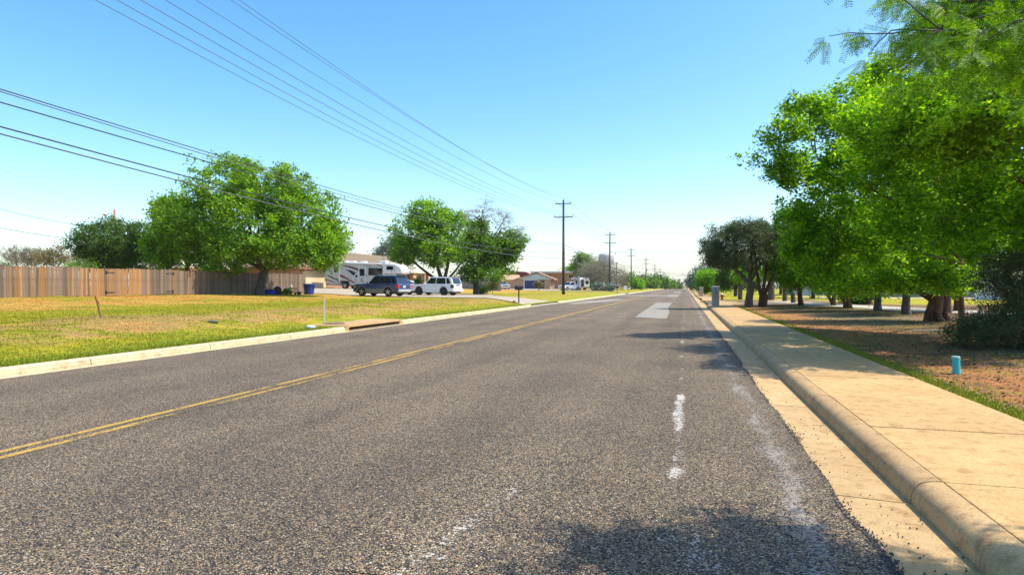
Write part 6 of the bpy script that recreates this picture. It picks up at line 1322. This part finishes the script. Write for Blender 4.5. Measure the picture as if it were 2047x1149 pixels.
x2, y2 = at(580, 577, 55.6); jg = thing("jug", "pale jug standing on the dark garden stand", "jug", (x_ - .2, y_, Hz(x_, y_) + .54)); MB().lathe([(.05, 0), (.09, .02), (.10, .16), (.04, .24), (.04, .28), (.02, .28)], (0, 0, 0), 12).build("jug_body", M['whitemk'], jg, smooth=True)
x_, y_ = at(574, 588, 54.2); tree("garden_plant", "low bright green leafy plant in front of the fence", "plant", (x_, y_), [[(0, 0, 0, .02), (0, 0, .2, .015)]], [(x_, y_, Hz(x_, y_) + .26, .42, .35, .24)], 50, 18, .12, M['midgreen'], M['twig'], crad=.14, tip=.006, shell=.2, zmin=.02)
# ---------------------------------------------------------------- stone pillars, hydrant, pipe
def pillar(label, x, y, w, h, m, digits):
    z = .15; t = thing("stone_mailbox_pillar", label, "mailbox pillar", (x, y, z), R(2), "stone mailbox pillars on the right kerb")
    MB().box(-w / 2, w / 2, -w / 2, w / 2, -.05, h - .06).build("body", M[m], t, bevel=.012)
    MB().box(-w / 2 - .02, w / 2 + .02, -w / 2 - .02, w / 2 + .02, h - .055, h + .01, 0, tx=.03, ty=.03).build("cap", M[m], t, bevel=.01)
    n = 7
    for k in range(n):
        zz_ = .02 + (h - .12) * k / n; hh = (h - .12) / n - .018
        for j, (a, b) in enumerate(((-w / 2, -.02 + .06 * (k % 2)), (-.005 + .06 * (k % 2), w / 2))):
            MB().box(a + .004, b - .004, -w / 2 - .014 - .006 * ((k + j) % 2), -w / 2, zz_, zz_ + hh).build("stone", M[m], t, bevel=.008)
    d = MB().box(-w / 2 - .02, -w / 2 - .003, -.12, .12, h * .55, h * .8).build("mailbox_door", M['mboxblack'], t, bevel=.01)
    if digits:
        for k, ch in enumerate(digits): lettering(t, ch, (0, -w / 2 - .032, h - .20 - k * .165), (R(90), 0, 0), .16, M['mboxblack'], "digit")
pillar("nearer pillar, grey stone with four dark digits down its face, by the first tree shadow", 1.98, 45.2, .46, 1.32, 'stone', "1484")
pillar("farther pillar, plain tan stone, on the sidewalk beyond the driveway", 2.05, 89, .55, 1.2, 'tanstone', "")
hy = thing("fire_hydrant", "small red fire hydrant on the grass beyond the grey pillar", "fire hydrant", (3.55, 66.5, Hz(3.55, 66.5)))
MB().lathe([(.17, 0), (.17, .04), (.11, .05), (.10, .42), (.14, .43), (.14, .47), (.11, .50), (.09, .58), (.03, .63), (.03, .67), (.01, .67)], (0, 0, 0), 16).build("barrel", M['hydred'], hy, smooth=False)
for s_ in (-1, 1): MB().lathe([(.055, .0), (.055, s_ * .10), (.065, s_ * .10), (.065, s_ * .14), (.02, s_ * .15)], (s_ * .08, 0, .36), 12, 'x').build("nozzle", M['hydred'], hy)
MB().lathe([(.07, 0), (.07, -.1), (.085, -.1), (.085, -.15), (.02, -.16)], (0, -.08, .33), 12, 'y').build("pumper_nozzle", M['hydred'], hy)
MB().lathe([(.02, .5), (.115, .5), (.09, .59), (.03, .64)], (0, 0, .005), 12).build("bonnet", M['trim'], hy)
tp = thing("standpipe", "short turquoise plastic pipe standing in the dirt by the sidewalk", "pipe", (4.0, 11.1, Hz(4.0, 11.1)))
MB().lathe([(.052, -.05), (.052, .245), (.048, .245)], (0, 0, 0), 28).build("pipe_body", M['teal'], tp, smooth=False); MB().lathe([(.057, .235), (.057, .262), (.052, .268), (.01, .27)], (0, 0, 0), 28).build("cap", M['tealtop'], tp)
tp.rotation_euler = (R(-1), R(-2), 0)
bp = MB().tube([(-.9, 0, .03), (-.3, .06, .045), (.4, -.02, .04), (1.0, .1, .03)], [.02, .035, .03, .012], 6).build("fallen_branch", M['twig']); bp.location = (6.9, 19.6, Hz(6.9, 19.6)); bp["label"] = "fallen pale branch on the ground left of the juniper thicket"; bp["category"] = "branch"
# ---------------------------------------------------------------- air
hz = MB().box(-4900, 4900, -450, 4900, -90, 75).build("haze", None); hz["kind"] = "stuff"
hm = bpy.data.materials.new("thin_haze"); hm.use_nodes = True; hn = hm.node_tree; hn.nodes.clear(); ho = hn.nodes.new("ShaderNodeOutputMaterial"); hv = hn.nodes.new("ShaderNodeVolumePrincipled")
hv.inputs['Color'].default_value = (.97, .99, 1., 1); hv.inputs['Density'].default_value = .0001; hv.inputs['Anisotropy'].default_value = .0; hn.links.new(hv.outputs[0], ho.inputs['Volume']); hz.data.materials.clear(); hz.data.materials.append(hm)
